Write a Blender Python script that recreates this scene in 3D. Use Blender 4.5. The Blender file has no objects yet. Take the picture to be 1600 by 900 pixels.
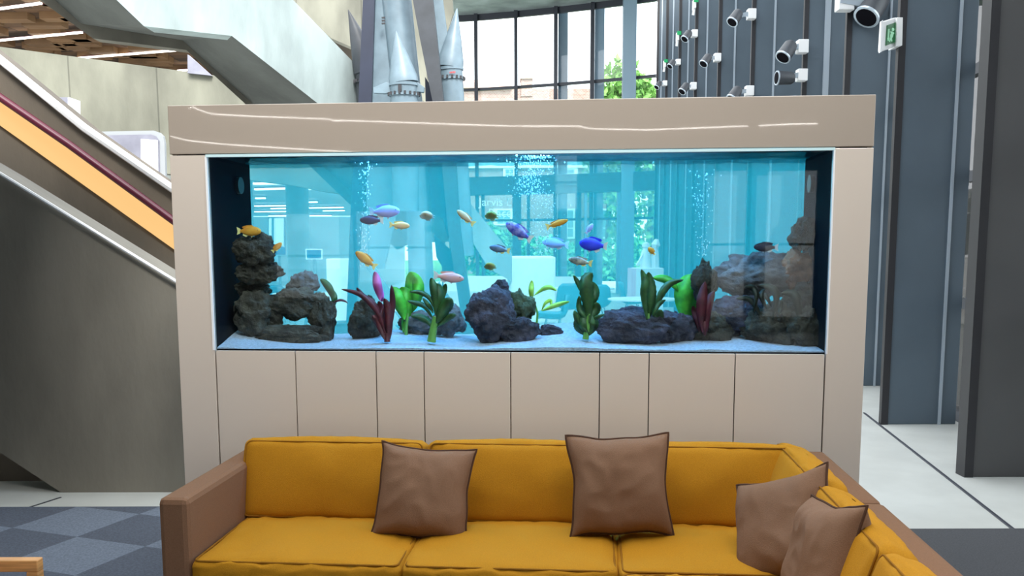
import bpy, bmesh, math, random
from mathutils import Vector, Matrix, noise
C = bpy.context.scene.collection
sc = bpy.context.scene
random.seed(7)
PI = math.pi

# ------------------------------------------------------------------ camera, light, exposure
CY, F, PITCH, ROLL, CZ = 570.0, 1465.0, 0.1245, -0.0028, 1.55
_c, _s = math.cos(PITCH), math.sin(PITCH)
FW = Vector((0, _c, -_s)); _u0 = Vector((0, _s, _c)); _r0 = Vector((1, 0, 0))
CR = math.cos(ROLL) * _r0 + math.sin(ROLL) * _u0
CU = -math.sin(ROLL) * _r0 + math.cos(ROLL) * _u0
CAM = Vector((0, 0, CZ))
cam_d = bpy.data.cameras.new('camera'); cam = bpy.data.objects.new('camera', cam_d); C.objects.link(cam)
M4 = Matrix.Identity(4)
for i in range(3):
    M4[i][0] = CR[i]; M4[i][1] = CU[i]; M4[i][2] = -FW[i]; M4[i][3] = CAM[i]
cam.matrix_world = M4
cam_d.sensor_width = 36; cam_d.lens = 36 * F / 1600; cam_d.shift_y = (CY - 450) / 1600
cam_d.clip_start = .05; cam_d.clip_end = 400
sc.camera = cam
W = bpy.data.worlds.new('sky'); sc.world = W; W.use_nodes = True
bg = W.node_tree.nodes['Background']; bg.inputs[0].default_value = (.93, .97, 1, 1); bg.inputs[1].default_value = 2.5
sd = bpy.data.lights.new('sun', 'SUN'); sd.energy = 3.4; sd.angle = math.radians(20); sd.color = (1, .96, .9)
so = bpy.data.objects.new('sun', sd); C.objects.link(so)
so.rotation_euler = Vector((-.30, 1.1, -1)).to_track_quat('-Z', 'Y').to_euler()
sc.view_settings.view_transform = 'Standard'; sc.view_settings.look = 'None'
sc.view_settings.exposure = 0.55; sc.view_settings.gamma = 1; sc.view_settings.use_curve_mapping = False
sc.cycles.transparent_max_bounces = 40; sc.cycles.max_bounces = 8; sc.cycles.use_denoising = True
sc.cycles.caustics_reflective = False; sc.cycles.caustics_refractive = False
sc.cycles.sample_clamp_indirect = 6

def ray(px, py):
    return FW + CR * ((px - 800) / F) + CU * ((CY - py) / F)
def P(px, py, Y):
    d = ray(px, py); return CAM + d * (Y / d.y)
def PZ(px, py, z=0):
    d = ray(px, py); return CAM + d * ((z - CZ) / d.z)
# the aquarium cabinet's own frame: u along its width, w away from the camera
UC, YAW = Vector((-.0025, 4.336, 0)), .083
EU = Vector((math.cos(YAW), -math.sin(YAW), 0)); EW = Vector((math.sin(YAW), math.cos(YAW), 0))
def L(u, w, z): return UC + EU * u + EW * w + Vector((0, 0, z))
def PW(px, py, w):
    d = ray(px, py); t = (w - (CAM - UC).dot(EW)) / d.dot(EW); return CAM + d * t
def LU(px, py, w):
    p = PW(px, py, w); return (p - UC).dot(EU), p.z

# ------------------------------------------------------------------ materials
def mat(name, col, rough=.6, metal=0, var=0, vscale=8, bump=0, bscale=40, coat=0, crough=.05, emit=0, col2=None, spec=.5, detail=4, lo=.35, hi=.65, coords='Object', stretch=(1, 1, 1)):
    m = bpy.data.materials.new(name); m.use_nodes = True
    nt = m.node_tree; b = nt.nodes['Principled BSDF']
    b.inputs['Base Color'].default_value = (*col, 1); b.inputs['Roughness'].default_value = rough
    b.inputs['Metallic'].default_value = metal; b.inputs['Coat Weight'].default_value = coat
    b.inputs['Coat Roughness'].default_value = crough; b.inputs['Specular IOR Level'].default_value = spec
    if emit:
        b.inputs['Base Color'].default_value = (*[x * .05 for x in col], 1); b.inputs['Emission Color'].default_value = (*col, 1); b.inputs['Emission Strength'].default_value = emit
    tc = nt.nodes.new('ShaderNodeTexCoord'); mp = nt.nodes.new('ShaderNodeMapping')
    nt.links.new(tc.outputs[coords], mp.inputs[0]); mp.inputs['Scale'].default_value = stretch
    if var or col2:
        n = nt.nodes.new('ShaderNodeTexNoise'); n.inputs['Scale'].default_value = vscale; n.inputs['Detail'].default_value = detail
        nt.links.new(mp.outputs[0], n.inputs['Vector'])
        r = nt.nodes.new('ShaderNodeValToRGB'); nt.links.new(n.outputs[0], r.inputs[0])
        c1 = col if col2 else [max(0, x * (1 - var)) for x in col]
        c2 = col2 if col2 else [min(1, x * (1 + var)) for x in col]
        r.color_ramp.elements[0].position = lo; r.color_ramp.elements[1].position = hi
        r.color_ramp.elements[0].color = (*c1, 1); r.color_ramp.elements[1].color = (*c2, 1)
        nt.links.new(r.outputs[0], b.inputs['Base Color'])
    if bump:
        n = nt.nodes.new('ShaderNodeTexNoise'); n.inputs['Scale'].default_value = bscale; n.inputs['Detail'].default_value = 5
        nt.links.new(mp.outputs[0], n.inputs['Vector'])
        bp = nt.nodes.new('ShaderNodeBump'); bp.inputs['Strength'].default_value = bump; bp.inputs['Distance'].default_value = .02
        nt.links.new(n.outputs[0], bp.inputs['Height']); nt.links.new(bp.outputs[0], b.inputs['Normal'])
    return m
def glassy(name, tint=(1, 1, 1), gloss=1.0, rough=.0, haze=0, haze_col=(1, 1, 1), ior=1.45):
    m = bpy.data.materials.new(name); m.use_nodes = True; nt = m.node_tree; nt.nodes.clear()
    o = nt.nodes.new('ShaderNodeOutputMaterial'); t = nt.nodes.new('ShaderNodeBsdfTransparent'); t.inputs[0].default_value = (*tint, 1)
    last = t
    if haze:
        d = nt.nodes.new('ShaderNodeBsdfTranslucent'); d.inputs[0].default_value = (*haze_col, 1)
        x = nt.nodes.new('ShaderNodeMixShader'); x.inputs[0].default_value = haze
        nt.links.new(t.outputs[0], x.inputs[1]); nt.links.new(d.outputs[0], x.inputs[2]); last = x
    g = nt.nodes.new('ShaderNodeBsdfGlossy'); g.inputs['Roughness'].default_value = rough
    f = nt.nodes.new('ShaderNodeFresnel'); f.inputs[0].default_value = ior
    ml = nt.nodes.new('ShaderNodeMath'); ml.operation = 'MULTIPLY'; ml.inputs[1].default_value = gloss
    nt.links.new(f.outputs[0], ml.inputs[0])
    y = nt.nodes.new('ShaderNodeMixShader'); nt.links.new(ml.outputs[0], y.inputs[0])
    nt.links.new(last.outputs[0], y.inputs[1]); nt.links.new(g.outputs[0], y.inputs[2]); nt.links.new(y.outputs[0], o.inputs[0])
    return m
def concrete(name, col, lines=0.0):
    m = mat(name, col, .75, var=.30, vscale=1.1, bump=.25, bscale=14, detail=12, stretch=(1, 1, .45), coords='Object')
    if lines:
        nt = m.node_tree; b = nt.nodes['Principled BSDF']; src = b.inputs['Base Color'].links[0].from_socket
        tc = nt.nodes.new('ShaderNodeTexCoord'); w = nt.nodes.new('ShaderNodeTexBrick')
        mp = nt.nodes.new('ShaderNodeMapping'); mp.inputs['Rotation'].default_value = (PI / 2, 0, 0)
        nt.links.new(tc.outputs['Object'], mp.inputs[0]); nt.links.new(mp.outputs[0], w.inputs['Vector'])
        w.inputs['Scale'].default_value = 1; w.inputs['Brick Width'].default_value = lines; w.inputs['Row Height'].default_value = 30
        w.inputs['Mortar Size'].default_value = .015; w.offset = 0
        w.inputs['Color1'].default_value = (1, 1, 1, 1); w.inputs['Color2'].default_value = (.93, .93, .93, 1); w.inputs['Mortar'].default_value = (.6, .6, .6, 1)
        x = nt.nodes.new('ShaderNodeMix'); x.data_type = 'RGBA'; x.blend_type = 'MULTIPLY'; x.inputs[0].default_value = 1
        nt.links.new(src, x.inputs[6]); nt.links.new(w.outputs[0], x.inputs[7]); nt.links.new(x.outputs[2], b.inputs['Base Color'])
    return m
M = {}
M['concrete'] = concrete('concrete', (.40, .42, .38))
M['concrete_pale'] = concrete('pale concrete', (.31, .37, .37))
M['concrete_shaded'] = concrete('shaded soffit concrete', (.095, .10, .095))  # same concrete, with the underside's shade put into the colour
M['concrete_wall'] = concrete('board marked concrete', (.20, .20, .16), 1.6)
M['concrete_warm_shade'] = concrete('concrete in warm shade', (.10, .082, .062))  # same concrete, lamp warmth and dimness mixed into its colour
M['concrete_stair_shade'] = concrete('shaded stair concrete', (.155, .145, .12))  # same concrete, darkened in colour for the shade at the near stair
M['stone'] = mat('stone floor', (.50, .52, .50), .35, var=.06, vscale=3)
M['plaster'] = mat('white plaster', (.80, .82, .82), .6)
M['white'] = mat('white lacquer', (.85, .86, .87), .35)
M['trim_white'] = mat('white trim', (.82, .84, .86), .35)
M['metal_blue'] = mat('blue grey cladding', (.098, .132, .165), .42, metal=.15, var=.05, vscale=2, bump=.03, bscale=90)
M['metal_near'] = mat('charcoal cladding', (.088, .088, .090), .45, metal=.1, var=.05, vscale=2)
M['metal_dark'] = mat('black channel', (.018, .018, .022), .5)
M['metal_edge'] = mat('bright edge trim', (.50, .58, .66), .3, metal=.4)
M['mullion'] = mat('dark window frame', (.035, .04, .055), .45)
M['mullion_blue'] = mat('pale blue column paint', (.25, .36, .45), .4)
M['glass'] = glassy('window glass', (.97, .99, 1))
M['laminate'] = mat('taupe gloss laminate', (.345, .29, .24), .45, coat=.55, crough=.02, bump=.004, bscale=6)
M['lam_door'] = mat('pale taupe laminate', (.60, .525, .455), .45, coat=.5, crough=.12)
M['carcass'] = mat('carcass black', (.02, .018, .016), .7)  # even black for the plinth and the carcass behind the doors
M['tank_black'] = mat('black tank panel', (.006, .006, .009), .8, spec=.05)
M['hood_white'] = mat('pale hood lining', (.55, .75, .78), .5)
M['tank_glass'] = glassy('aquarium glass', (.97, 1, 1), .33)
M['tank_back'] = glassy('haze painted rear pane', (.84, .98, 1.0), .5, haze=.31, haze_col=(.03, .74, 1.0))  # translucent cyan layer paints a bright haze over the view behind
M['water'] = glassy('water', (.92, .985, 1), .0)
M['water_top'] = None
M['sand'] = mat('pale sand', (.44, .50, .62), .9, var=.14, vscale=70, bump=.5, bscale=160)
def sofa_mat(name, c, b=.25): return mat(name, c, .85, var=.07, vscale=260, bump=b, bscale=420, spec=.2)
M['yellow'] = sofa_mat('mustard yellow wool', (.46, .205, .009))
M['yellow_seam'] = sofa_mat('mustard seam', (.27, .11, .006))
M['tan'] = sofa_mat('tan wool', (.215, .112, .062))
M['pillow'] = sofa_mat('brown cotton', (.215, .118, .070))
M['pillow_seam'] = sofa_mat('dark brown piping', (.08, .038, .022))
M['wood'] = mat('oak', (.55, .27, .09), .45, var=.2, vscale=6, stretch=(1, 1, 14))
M['rocket'] = mat('pale blue rocket paint', (.17, .24, .29), .4, var=.12, vscale=5, bump=.03, bscale=30, detail=8)
M['rocket_dark'] = mat('slate rocket fin', (.016, .022, .046), .4, var=.1, vscale=3)
M['rocket_grey'] = mat('grey stand steel', (.042, .048, .058), .5, var=.15, vscale=4)
M['bolt'] = mat('dark bolt', (.03, .03, .035), .4)
M['red_mark'] = mat('red stencil', (.5, .05, .05), .5)
M['handrail'] = mat('maroon handrail', (.10, .012, .03), .35)
M['led_warm'] = mat('warm handrail light', (1, .60, .23), .6, emit=.66)
M['led_white'] = mat('linear light', (1, .93, .85), .5, emit=3)
M['led_line'] = mat('hanging light line', (1, .95, .9), .5, emit=36)
M['brick'] = None
M['grass'] = mat('grass', (.10, .28, .06), .9, var=.3, vscale=3)
M['leaf'] = mat('tree leaves', (.14, .33, .06), .7, var=.45, vscale=2)
M['leaf_pale'] = mat('pale tree leaves', (.42, .62, .34), .7, var=.3, vscale=2)
M['hedge'] = mat('hedge leaves', (.10, .36, .12), .7, var=.5, vscale=5)
M['screen_grey'] = mat('pale grey screen frame', (.34, .36, .38), .5)
M['screen'] = mat('blue lit screen', (.05, .25, .8), .3, emit=.2)
M['chair_blue'] = mat('teal plastic shell', (.05, .22, .30), .4)
M['wire'] = mat('steel wire legs', (.25, .3, .33), .35, metal=.6)
M['pink'] = mat('pale pink panel', (.75, .5, .62), .6)
def brickmat(name, c1, c2, mortar, scale, bw=.5, rh=.25, rot=(PI / 2, 0, 0), ms=.02):
    m = mat(name, c1, .85); nt = m.node_tree; b = nt.nodes['Principled BSDF']
    tc = nt.nodes.new('ShaderNodeTexCoord'); mp = nt.nodes.new('ShaderNodeMapping'); mp.inputs['Rotation'].default_value = rot
    w = nt.nodes.new('ShaderNodeTexBrick'); nt.links.new(tc.outputs['Object'], mp.inputs[0]); nt.links.new(mp.outputs[0], w.inputs['Vector'])
    w.inputs['Scale'].default_value = scale; w.inputs['Brick Width'].default_value = bw; w.inputs['Row Height'].default_value = rh
    w.inputs['Mortar Size'].default_value = ms
    for k, c in (('Color1', c1), ('Color2', c2), ('Mortar', mortar)): w.inputs[k].default_value = (*c, 1)
    nt.links.new(w.outputs[0], b.inputs['Base Color']); return m
M['brick'] = brickmat('pale red brick', (.30, .165, .13), (.36, .25, .22), (.46, .43, .40), 3)
M['woodceil'] = brickmat('timber ceiling panels', (.030, .016, .008), (.16, .085, .038), (.015, .008, .004), 1, 1.15, .42, rot=(0, 0, .1), ms=.012)

# ------------------------------------------------------------------ mesh helpers
class MB:
    def __init__(s): s.v = []; s.f = []
    def add(s, vs, fs):
        n = len(s.v); s.v += [Vector(v) for v in vs]; s.f += [tuple(i + n for i in f) for f in fs]; return s
    def box(s, a, b, fr=None):
        (x0, y0, z0), (x1, y1, z1) = a, b
        vs = [(x, y, z) for z in (z0, z1) for y in (y0, y1) for x in (x0, x1)]
        if fr: vs = [fr(*v) for v in vs]
        return s.add(vs, [(0, 2, 3, 1), (4, 5, 7, 6), (0, 1, 5, 4), (2, 6, 7, 3), (0, 4, 6, 2), (1, 3, 7, 5)])
    def prism(s, poly, off):
        """polygon of world points, extruded by the vector or matched to the second polygon OFF"""
        n = len(poly); a = [Vector(p) for p in poly]
        b = [p + Vector(off) for p in a] if not isinstance(off, list) else [Vector(p) for p in off]
        return s.add(a + b, [tuple(range(n))[::-1], tuple(range(n, 2 * n))] + [(i, (i + 1) % n, n + (i + 1) % n, n + i) for i in range(n)])
    def tube(s, pts, r, n=10, cap=True, flat=1.0, upv=None):
        pts = [Vector(p) for p in pts]; k = len(pts)
        rs = r if isinstance(r, (list, tuple)) else [r] * k
        t0 = (pts[1] - pts[0]).normalized(); up = Vector(upv) if upv else (Vector((0, 0, 1)) if abs(t0.z) < .9 else Vector((1, 0, 0)))
        vs = []
        for i in range(k):
            t = (pts[min(i + 1, k - 1)] - pts[max(i - 1, 0)]).normalized()
            a = t.cross(up).normalized(); b = a.cross(t).normalized(); up = b
            for j in range(n):
                th = 2 * PI * j / n; vs.append(pts[i] + a * math.cos(th) * rs[i] * flat + b * math.sin(th) * rs[i])
        fs = [(i * n + j, i * n + (j + 1) % n, (i + 1) * n + (j + 1) % n, (i + 1) * n + j) for i in range(k - 1) for j in range(n)]
        if cap: fs += [tuple(range(n))[::-1], tuple(range((k - 1) * n, k * n))]
        return s.add(vs, fs)
    def bar(s, a, b, w, h=None):
        """square bar from a to b"""
        a, b = Vector(a), Vector(b); t = (b - a).normalized(); h = h or w
        up = Vector((0, 0, 1)) if abs(t.z) < .9 else Vector((0, 1, 0))
        x = t.cross(up).normalized() * w / 2; y = x.cross(t).normalized() * h / 2
        q = [x + y, -x + y, -x - y, x - y]
        return s.add([a + c for c in q] + [b + c for c in q], [(3, 2, 1, 0), (4, 5, 6, 7)] + [(i, (i + 1) % 4, 4 + (i + 1) % 4, 4 + i) for i in range(4)])
    def sphere(s, c, r, n=10, sx=1, sy=1, sz=1):
        c = Vector(c); vs = []; m = n // 2 + 1
        for i in range(1, m):
            ph = PI * i / m
            for j in range(n):
                th = 2 * PI * j / n; vs.append(c + Vector((math.sin(ph) * math.cos(th) * sx, math.sin(ph) * math.sin(th) * sy, math.cos(ph) * sz)) * r)
        k = len(vs); vs += [c + Vector((0, 0, r * sz)), c - Vector((0, 0, r * sz))]
        fs = [(i * n + j, (i + 1) * n + j, (i + 1) * n + (j + 1) % n, i * n + (j + 1) % n) for i in range(m - 2) for j in range(n)]
        fs += [(j, (j + 1) % n, k) for j in range(n)] + [((m - 2) * n + (j + 1) % n, (m - 2) * n + j, k + 1) for j in range(n)]
        return s.add(vs, fs)
    def build(s, name, m, parent=None, origin=None, bevel=0, smooth=False, sub=0, angle=40):
        if origin is None:
            lo = Vector([min(v[i] for v in s.v) for i in range(3)]); hi = Vector([max(v[i] for v in s.v) for i in range(3)])
            origin = Vector(((lo.x + hi.x) / 2, (lo.y + hi.y) / 2, lo.z))
        origin = Vector(origin)
        if parent is not None and parent.get('_o') is not None: origin = Vector(parent['_o'])
        me = bpy.data.meshes.new(name); me.from_pydata([v - origin for v in s.v], [], s.f); me.validate()
        me.materials.append(M[m] if isinstance(m, str) else m)
        b = bmesh.new(); b.from_mesh(me); bmesh.ops.recalc_face_normals(b, faces=b.faces); b.to_mesh(me); b.free()
        if smooth:
            for p in me.polygons: p.use_smooth = True
            me.set_sharp_from_angle(angle=math.radians(angle))
        o = bpy.data.objects.new(name, me); C.objects.link(o); o['_o'] = list(origin)
        if parent is None: o.location = origin
        else:
            o.parent = parent
            po = Vector(parent['_o']) if parent.get('_o') is not None else Vector((0, 0, 0)); o.location = origin - po
        if bevel:
            md = o.modifiers.new('bevel', 'BEVEL'); md.width = bevel; md.segments = 2; md.limit_method = 'ANGLE'
        if sub:
            md = o.modifiers.new('sub', 'SUBSURF'); md.levels = sub; md.render_levels = sub
        return o
def tag(o, label=None, cat=None, group=None, kind=None):
    if label: o['label'] = label
    if cat: o['category'] = cat
    if group: o['group'] = group
    if kind: o['kind'] = kind
    return o
def thing(name, loc, label, cat, group=None, kind=None):
    o = bpy.data.objects.new(name, None); C.objects.link(o); o.location = loc; o['_o'] = list(loc); o.empty_display_size = .1
    return tag(o, label, cat, group, kind)
def struct(o, label=None):
    o['kind'] = 'structure'
    if label: o['label'] = label
    return o
def mvgroup(o, loc, rotz=0):
    o.location = loc; o.rotation_euler.z = rotz

# ------------------------------------------------------------------ setting: floor, walls, ceilings
struct(MB().box((-24, -9.2, -.2), (4.9, 36, 0)).build('floor', 'stone'))
struct(MB().box((-24, 36, -.2), (-5, 45, 0)).build('floor_office', 'stone'))
struct(MB().box((-60, 36, -.3), (60, 120, -.05)).build('ground', 'grass'))
struct(MB().box((5.0, -30, -.3), (60, 36, -.05)).build('ground_paving', 'stone'))
struct(MB().box((-60, -60, -.3), (5.0, -9.3, -.05)).build('ground_rear', 'stone'))
# rear wall behind the camera, with the windows that mirror in the aquarium glass
def mirror(px, py, w=-.0):
    p = PW(px, py, w); d = ray(px, py).normalized(); return p, d - 2 * d.dot(EW) * EW
def mirror_y(px, py, Y=-9.0):
    p, d = mirror(px, py); return p + d * ((Y - p.y) / d.y)
def mirror_z(px, py, Z):
    p, d = mirror(px, py); return p + d * ((Z - p.z) / d.z)
rects = [(420, 330, 535, 470), (548, 326, 668, 448), (862, 238, 905, 330), (1112, 262, 1166, 500), (1196, 262, 1275, 500)]
wins = []
for (a, b, c, d) in rects:
    p, q = mirror_y(a, b), mirror_y(c, d); wins.append((p.x, q.x, max(.15, q.z), p.z))
wins.sort(); x = -11.0; mb = MB()
for i, (x0, x1, z0, z1) in enumerate(wins):
    mb.box((x, -9.2, 0), (x0, -9, 7.5)); mb.box((x0, -9.2, 0), (x1, -9, z0)); mb.box((x0, -9.2, z1), (x1, -9, 7.5)); x = x1
    fr = MB(); t = .05
    fr.box((x0, -9.15, z0), (x0 + t, -9.02, z1)).box((x1 - t, -9.15, z0), (x1, -9.02, z1)).box((x0, -9.15, z0), (x1, -9.02, z0 + t)).box((x0, -9.15, z1 - t), (x1, -9.02, z1))
    fr.box((x0, -9.14, (z0 + z1) / 2 - .02), (x1, -9.05, (z0 + z1) / 2 + .02))
    wo = struct(thing('window_%d' % (i + 1), ((x0 + x1) / 2, -9.1, z0), None, None)); fr.build('window_frame', 'mullion', wo)
mb.box((x, -9.2, 0), (4.6, -9, 7.5)); struct(mb.build('wall_back', 'metal_near'))
struct(MB().box((-11.2, -9.2, 0), (-11, 17.5, 7.5)).build('block_wall_left', 'concrete'))  # unseen wall added to block low sky light from the left
# unseen low slab added to darken the stair corner
struct(MB().box((-11, -3.5, 3.45), (-1.95, 5.6, 3.8)).build('shade_slab_left', 'concrete'))

struct(MB().box((-11, -9, 7.2), (4.6, -1.9, 7.5)).build('shade_slab_rear', 'concrete'))  # unseen slab added to cut the frontal light on the sofa

# ------------------------------------------------------------------ far glass facade
def FY(px): return 34 - 2.8 * max(0, (px - 690) / 333.0) ** 1.3
def FP(px, z):
    Y = FY(px); d = ray(px, 100); X = d.x / d.y * Y; return Vector((X, Y, z))
ZT, ZTR, ZB1, ZB0, ZPL = 9.55, 7.03, 4.0, 3.38, .55
mull = [690, 744, 806, 868, 925, 981, 1026]
for i in range(len(mull) - 1):
    a, b = mull[i], mull[i + 1]
    A, B = FP(a, 0), FP(b, 0); t = (B - A).normalized(); n = Vector((-t.y, t.x, 0))
    w = struct(thing('window_%d' % (i + 6), (A + B) / 2, None, None))
    fr = MB()
    for z, h in ((ZT - .1, .2), (ZTR, .09), (2.5, .08)): fr.bar(A + Vector((0, 0, z)), B + Vector((0, 0, z)), .12, h)
    fr.build('window_frame', 'mullion', w)
    MB().prism([A + Vector((0, 0, 0)), B, B + Vector((0, 0, ZT)), A + Vector((0, 0, ZT))], n * .03).build('pane', 'glass', w)
for i, px in enumerate(mull[:-1]):
    a = FP(px, 0); wd = .12 if px != 981 else .30
    struct(MB().box((a.x - wd / 2, a.y - .2, 0), (a.x + wd / 2, a.y + .1, ZT), None).build('trim_%d' % (i + 1), 'mullion_blue' if px == 981 else 'mullion'))
    if px in (925, 868):
        struct(MB().box((a.x + .1, a.y + .12, 0), (a.x + .42, a.y + .3, ZT)).build('trim_%d' % (i + 20), 'mullion_blue'))
a, b = FP(975.5, 0), FP(987, 0)
struct(MB().box((a.x - .1, a.y - .5, 0), (b.x + .1, a.y - .2, ZT)).build('trim_30', 'mullion_blue'))
bd = MB(); pl = MB(); tp = MB(); xs = [690, 744, 806, 868, 925, 981, 1030]
for a, b in zip(xs[:-1], xs[1:]):
    A, B = FP(a, 0), FP(b, 0)
    o = Vector((0, -.35, 0))
    bd.prism([A + o + Vector((0, 0, ZB0)), B + o + Vector((0, 0, ZB0)), B + o + Vector((0, 0, ZB1)), A + o + Vector((0, 0, ZB1))], Vector((0, .45, 0)))
    if a < 925: pl.prism([A + o, B + o, B + o + Vector((0, 0, ZPL)), A + o + Vector((0, 0, ZPL))], Vector((0, .3, 0)))
struct(bd.build('trim_31', 'rocket_grey')); struct(pl.build('baseboard_far', 'plaster'))
# door frames and doors in the lower band (dark verticals and the wide door posts)
for i, (p0, p1) in enumerate([(751, 756), (800, 814), (823, 828), (900, 909), (914, 918), (966, 971), (985, 989)]):
    A, B = FP(p0, 0), FP(p1, 0)
    struct(MB().box((A.x, A.y - .3, 0), (B.x, A.y + .05, ZB0)).build('trim_%d' % (32 + i), 'mullion' if i not in (4, 5) else 'mullion_blue'))
# white lettering on the door glass
def text(s, loc, size, m, parent, rot=(PI / 2, 0, 0)):
    c = bpy.data.curves.new('lettering', 'FONT'); c.body = s; c.size = size; c.extrude = .004; c.align_x = 'RIGHT'; c.materials.append(M[m])
    tmp = bpy.data.objects.new('lettering_curve', c); me = bpy.data.meshes.new_from_object(tmp); bpy.data.objects.remove(tmp)
    o = bpy.data.objects.new('lettering', me); C.objects.link(o); o.parent = parent
    o.location = Vector(loc) - Vector(parent['_o']); o.rotation_euler = rot; return o
a = FP(799, 3.05)
dl = thing('door_lettering', (a.x, a.y - .06, 2.7), 'white lettering on the clear glass beside the dark door post', 'lettering')
text('Jarvis L', (a.x, a.y - .06, 3.0), .40, 'white', dl); text('Place', (a.x, a.y - .06, 2.62), .40, 'white', dl)
# concrete soffit above the far glazing
_fc = [FP(px, ZT) for px in (1040, 1000, 950, 900, 850, 800, 750, 700, 560)]
struct(MB().prism([(-9, 27.0, ZT), (7, 27.0, ZT)] + [(p.x, p.y + .1, ZT) for p in _fc] + [(-9, 34.1, ZT)], (0, 0, .5)).build('ceiling_far', 'concrete_pale'))

# ------------------------------------------------------------------ right-hand wall of upright cladding blades
blades = [  # base depth, left px, py it is measured at, trim offset, width, trim width
    (4.3, 1856, 100, .5, .8, .02), (6.2, 1503, 778, .62, .8, .0), (8.1, 1374, 692, .50, .66, .022), (10.4, 1320, 100, .46, .75, .02),
    (12.7, 1254, 100, .27, .80, .075), (15.0, 1173, 100, .34, .92, .03), (17.3, 1121.5, 100, .28, .80, .03), (19.6, 1085, 100, .23, .8, .03),
    (22.0, 1060, 100, .20, .8, .03), (24.4, 1040, 100, .16, .8, .03), (28, 1026, 100, .12, .9, .03)]
blade_x = []
bl_lab = ['charcoal cladding blade nearest the sofa, cut by the picture edge', 'wide charcoal cladding blade standing alone beside the window slit', 'slate blade close behind the aquarium cabinet, carrying the green exit sign',
          'slate blade with the widest bright trim strip, lamps on its edge', 'slate blade behind the two lowest large spotlights', 'slate blade with three spotlights up its edge', 'slate blade carrying a small spotlight and a green light']
for i, (Y, px, py, to, wd, tw) in enumerate(blades):
    p = P(px, py, Y); x = p.x
    blade_x.append(x)
    lab = {0: 'charcoal cladding blade by the sofa end, outside the frame', 1: 'nearest charcoal cladding blade, cut by the right picture edge', 2: 'broad charcoal blade left of the bright window slit, base near the floor joint',
           3: 'slate blade just behind the cabinet end, green exit sign fixed beside it', 4: 'slate blade with the widest bright trim strip', 5: 'slate blade above which two large spotlights stand out',
           6: 'slate blade with a large spotlight near the ceiling end', 7: 'slate blade with one mid-height spotlight', 8: 'slate blade with the highest green light', 9: 'slim slate blade with the middle green light', 10: 'farthest slim slate blade meeting the window'}[i]
    ht = 9.55 if Y > 10 else 8
    t = thing('cladding_blade', (x + wd / 2, Y, 0), lab, 'cladding panel', 'upright cladding blades along the glazed side')
    mname = 'metal_near' if i < 2 else 'metal_blue'
    dp = .12 if i < 2 else .05
    MB().box((x + .05, Y, 0), (x + wd, Y + dp, ht)).build('panel', mname, t, bevel=.006)
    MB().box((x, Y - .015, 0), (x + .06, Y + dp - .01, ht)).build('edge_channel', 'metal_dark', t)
    if tw:
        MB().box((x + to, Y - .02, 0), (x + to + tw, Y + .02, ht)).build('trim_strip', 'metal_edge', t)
    if i in (1, 2):
        MB().box((x + wd - .14, Y - .008, 0), (x + wd - .132, Y + .01, ht)).build('seam', 'metal_dark', t)
# glazed line behind the blades
gl = [(-9, 3.75), (6.2, 3.80), (7.2, 3.92), (8.6, 4.02), (10.4, 4.35), (12.7, 4.75), (20, 4.75), (30.8, 4.8)]
k = 0
for (y0, x0), (y1, x1) in zip(gl[:-1], gl[1:]):
    w = struct(thing('window_%d' % (20 + k), ((x0 + x1) / 2, (y0 + y1) / 2, 0), None, None)); k += 1
    A, B = Vector((x0, y0, 0)), Vector((x1, y1, 0)); fr = MB()
    fr.bar(A, A + Vector((0, 0, 9)), .10, .16)
    for z in (.05, 1.05, 2.15, 3.05, 5.2, 7.5): fr.bar(A + Vector((0, 0, z)), B + Vector((0, 0, z)), .08, .09)
    if y1 - y0 > 4:
        n = int((y1 - y0) / 2.2)
        for j in range(1, n): q = A.lerp(B, j / n); fr.bar(q, q + Vector((0, 0, 9)), .08, .1)
    fr.build('window_frame', 'mullion', w)
    MB().prism([A, B, B + Vector((0, 0, 9)), A + Vector((0, 0, 9))], (.02, 0, 0)).build('pane', 'glass', w)
# dark joint in the stone floor along the glass
struct(MB().bar(PZ(1350, 645, .004), PZ(1600, 840, .004), .018, .008).build('trim_50', 'mullion'))

# spotlights on the blade edges
def spotlight(px, py, bi, size, lab, kind='tilt'):
    Y = blades[bi][0] - .12; c = P(px, py, Y); ex = blade_x[bi]
    t = thing('spotlight', c, lab, 'spotlight', 'spotlights fixed to the cladding blades')
    s = size; z = c.z + s * .15
    MB().box((ex - s * .35, Y - .03, z - s * .28), (ex + .03, Y + .108, z + s * .28)).build('mounting_box', 'white', t, bevel=.008)
    MB().bar((ex - s * .3, Y, z), (c.x, Y, c.z), s * .18, s * .22).build('arm', 'metal_edge', t)
    ax = Vector((-.55, -.35, -.75)).normalized() if kind == 'tilt' else Vector((-1, -.1, 0)).normalized()
    a = c - ax * s * .38; b = c + ax * s * .42
    MB().tube([a, a + ax * s * .12, b], [s * .22, s * .30, s * .33], 20, cap=True).build('lamp_head', 'rocket_grey', t, smooth=True)
    MB().tube([b - ax * .002, b + ax * s * .05], [s * .345, s * .345], 20).build('lens_ring', 'metal_edge', t, smooth=True)
    MB().tube([b + ax * s * .05, b + ax * s * .06], [s * .28, s * .28], 20).build('lens', 'tank_black', t)
    return t
spotlight(1366, 8, 3, .40, 'largest spotlight, right above the green exit sign') 
spotlight(1231, 78, 4, .30, 'tilted spotlight above the horizontal one near the wide bright strip')
spotlight(1228, 122, 4, .27, 'horizontal spotlight just above the cabinet top', 'flat')
spotlight(1150, 26, 5, .27, 'tilted spotlight, topmost on the middle cladding blades')
spotlight(1149, 146, 5, .27, 'spotlight half hidden by the cabinet top')
spotlight(1104, 93, 6, .25, 'spotlight alone halfway up its cladding blade')
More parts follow.
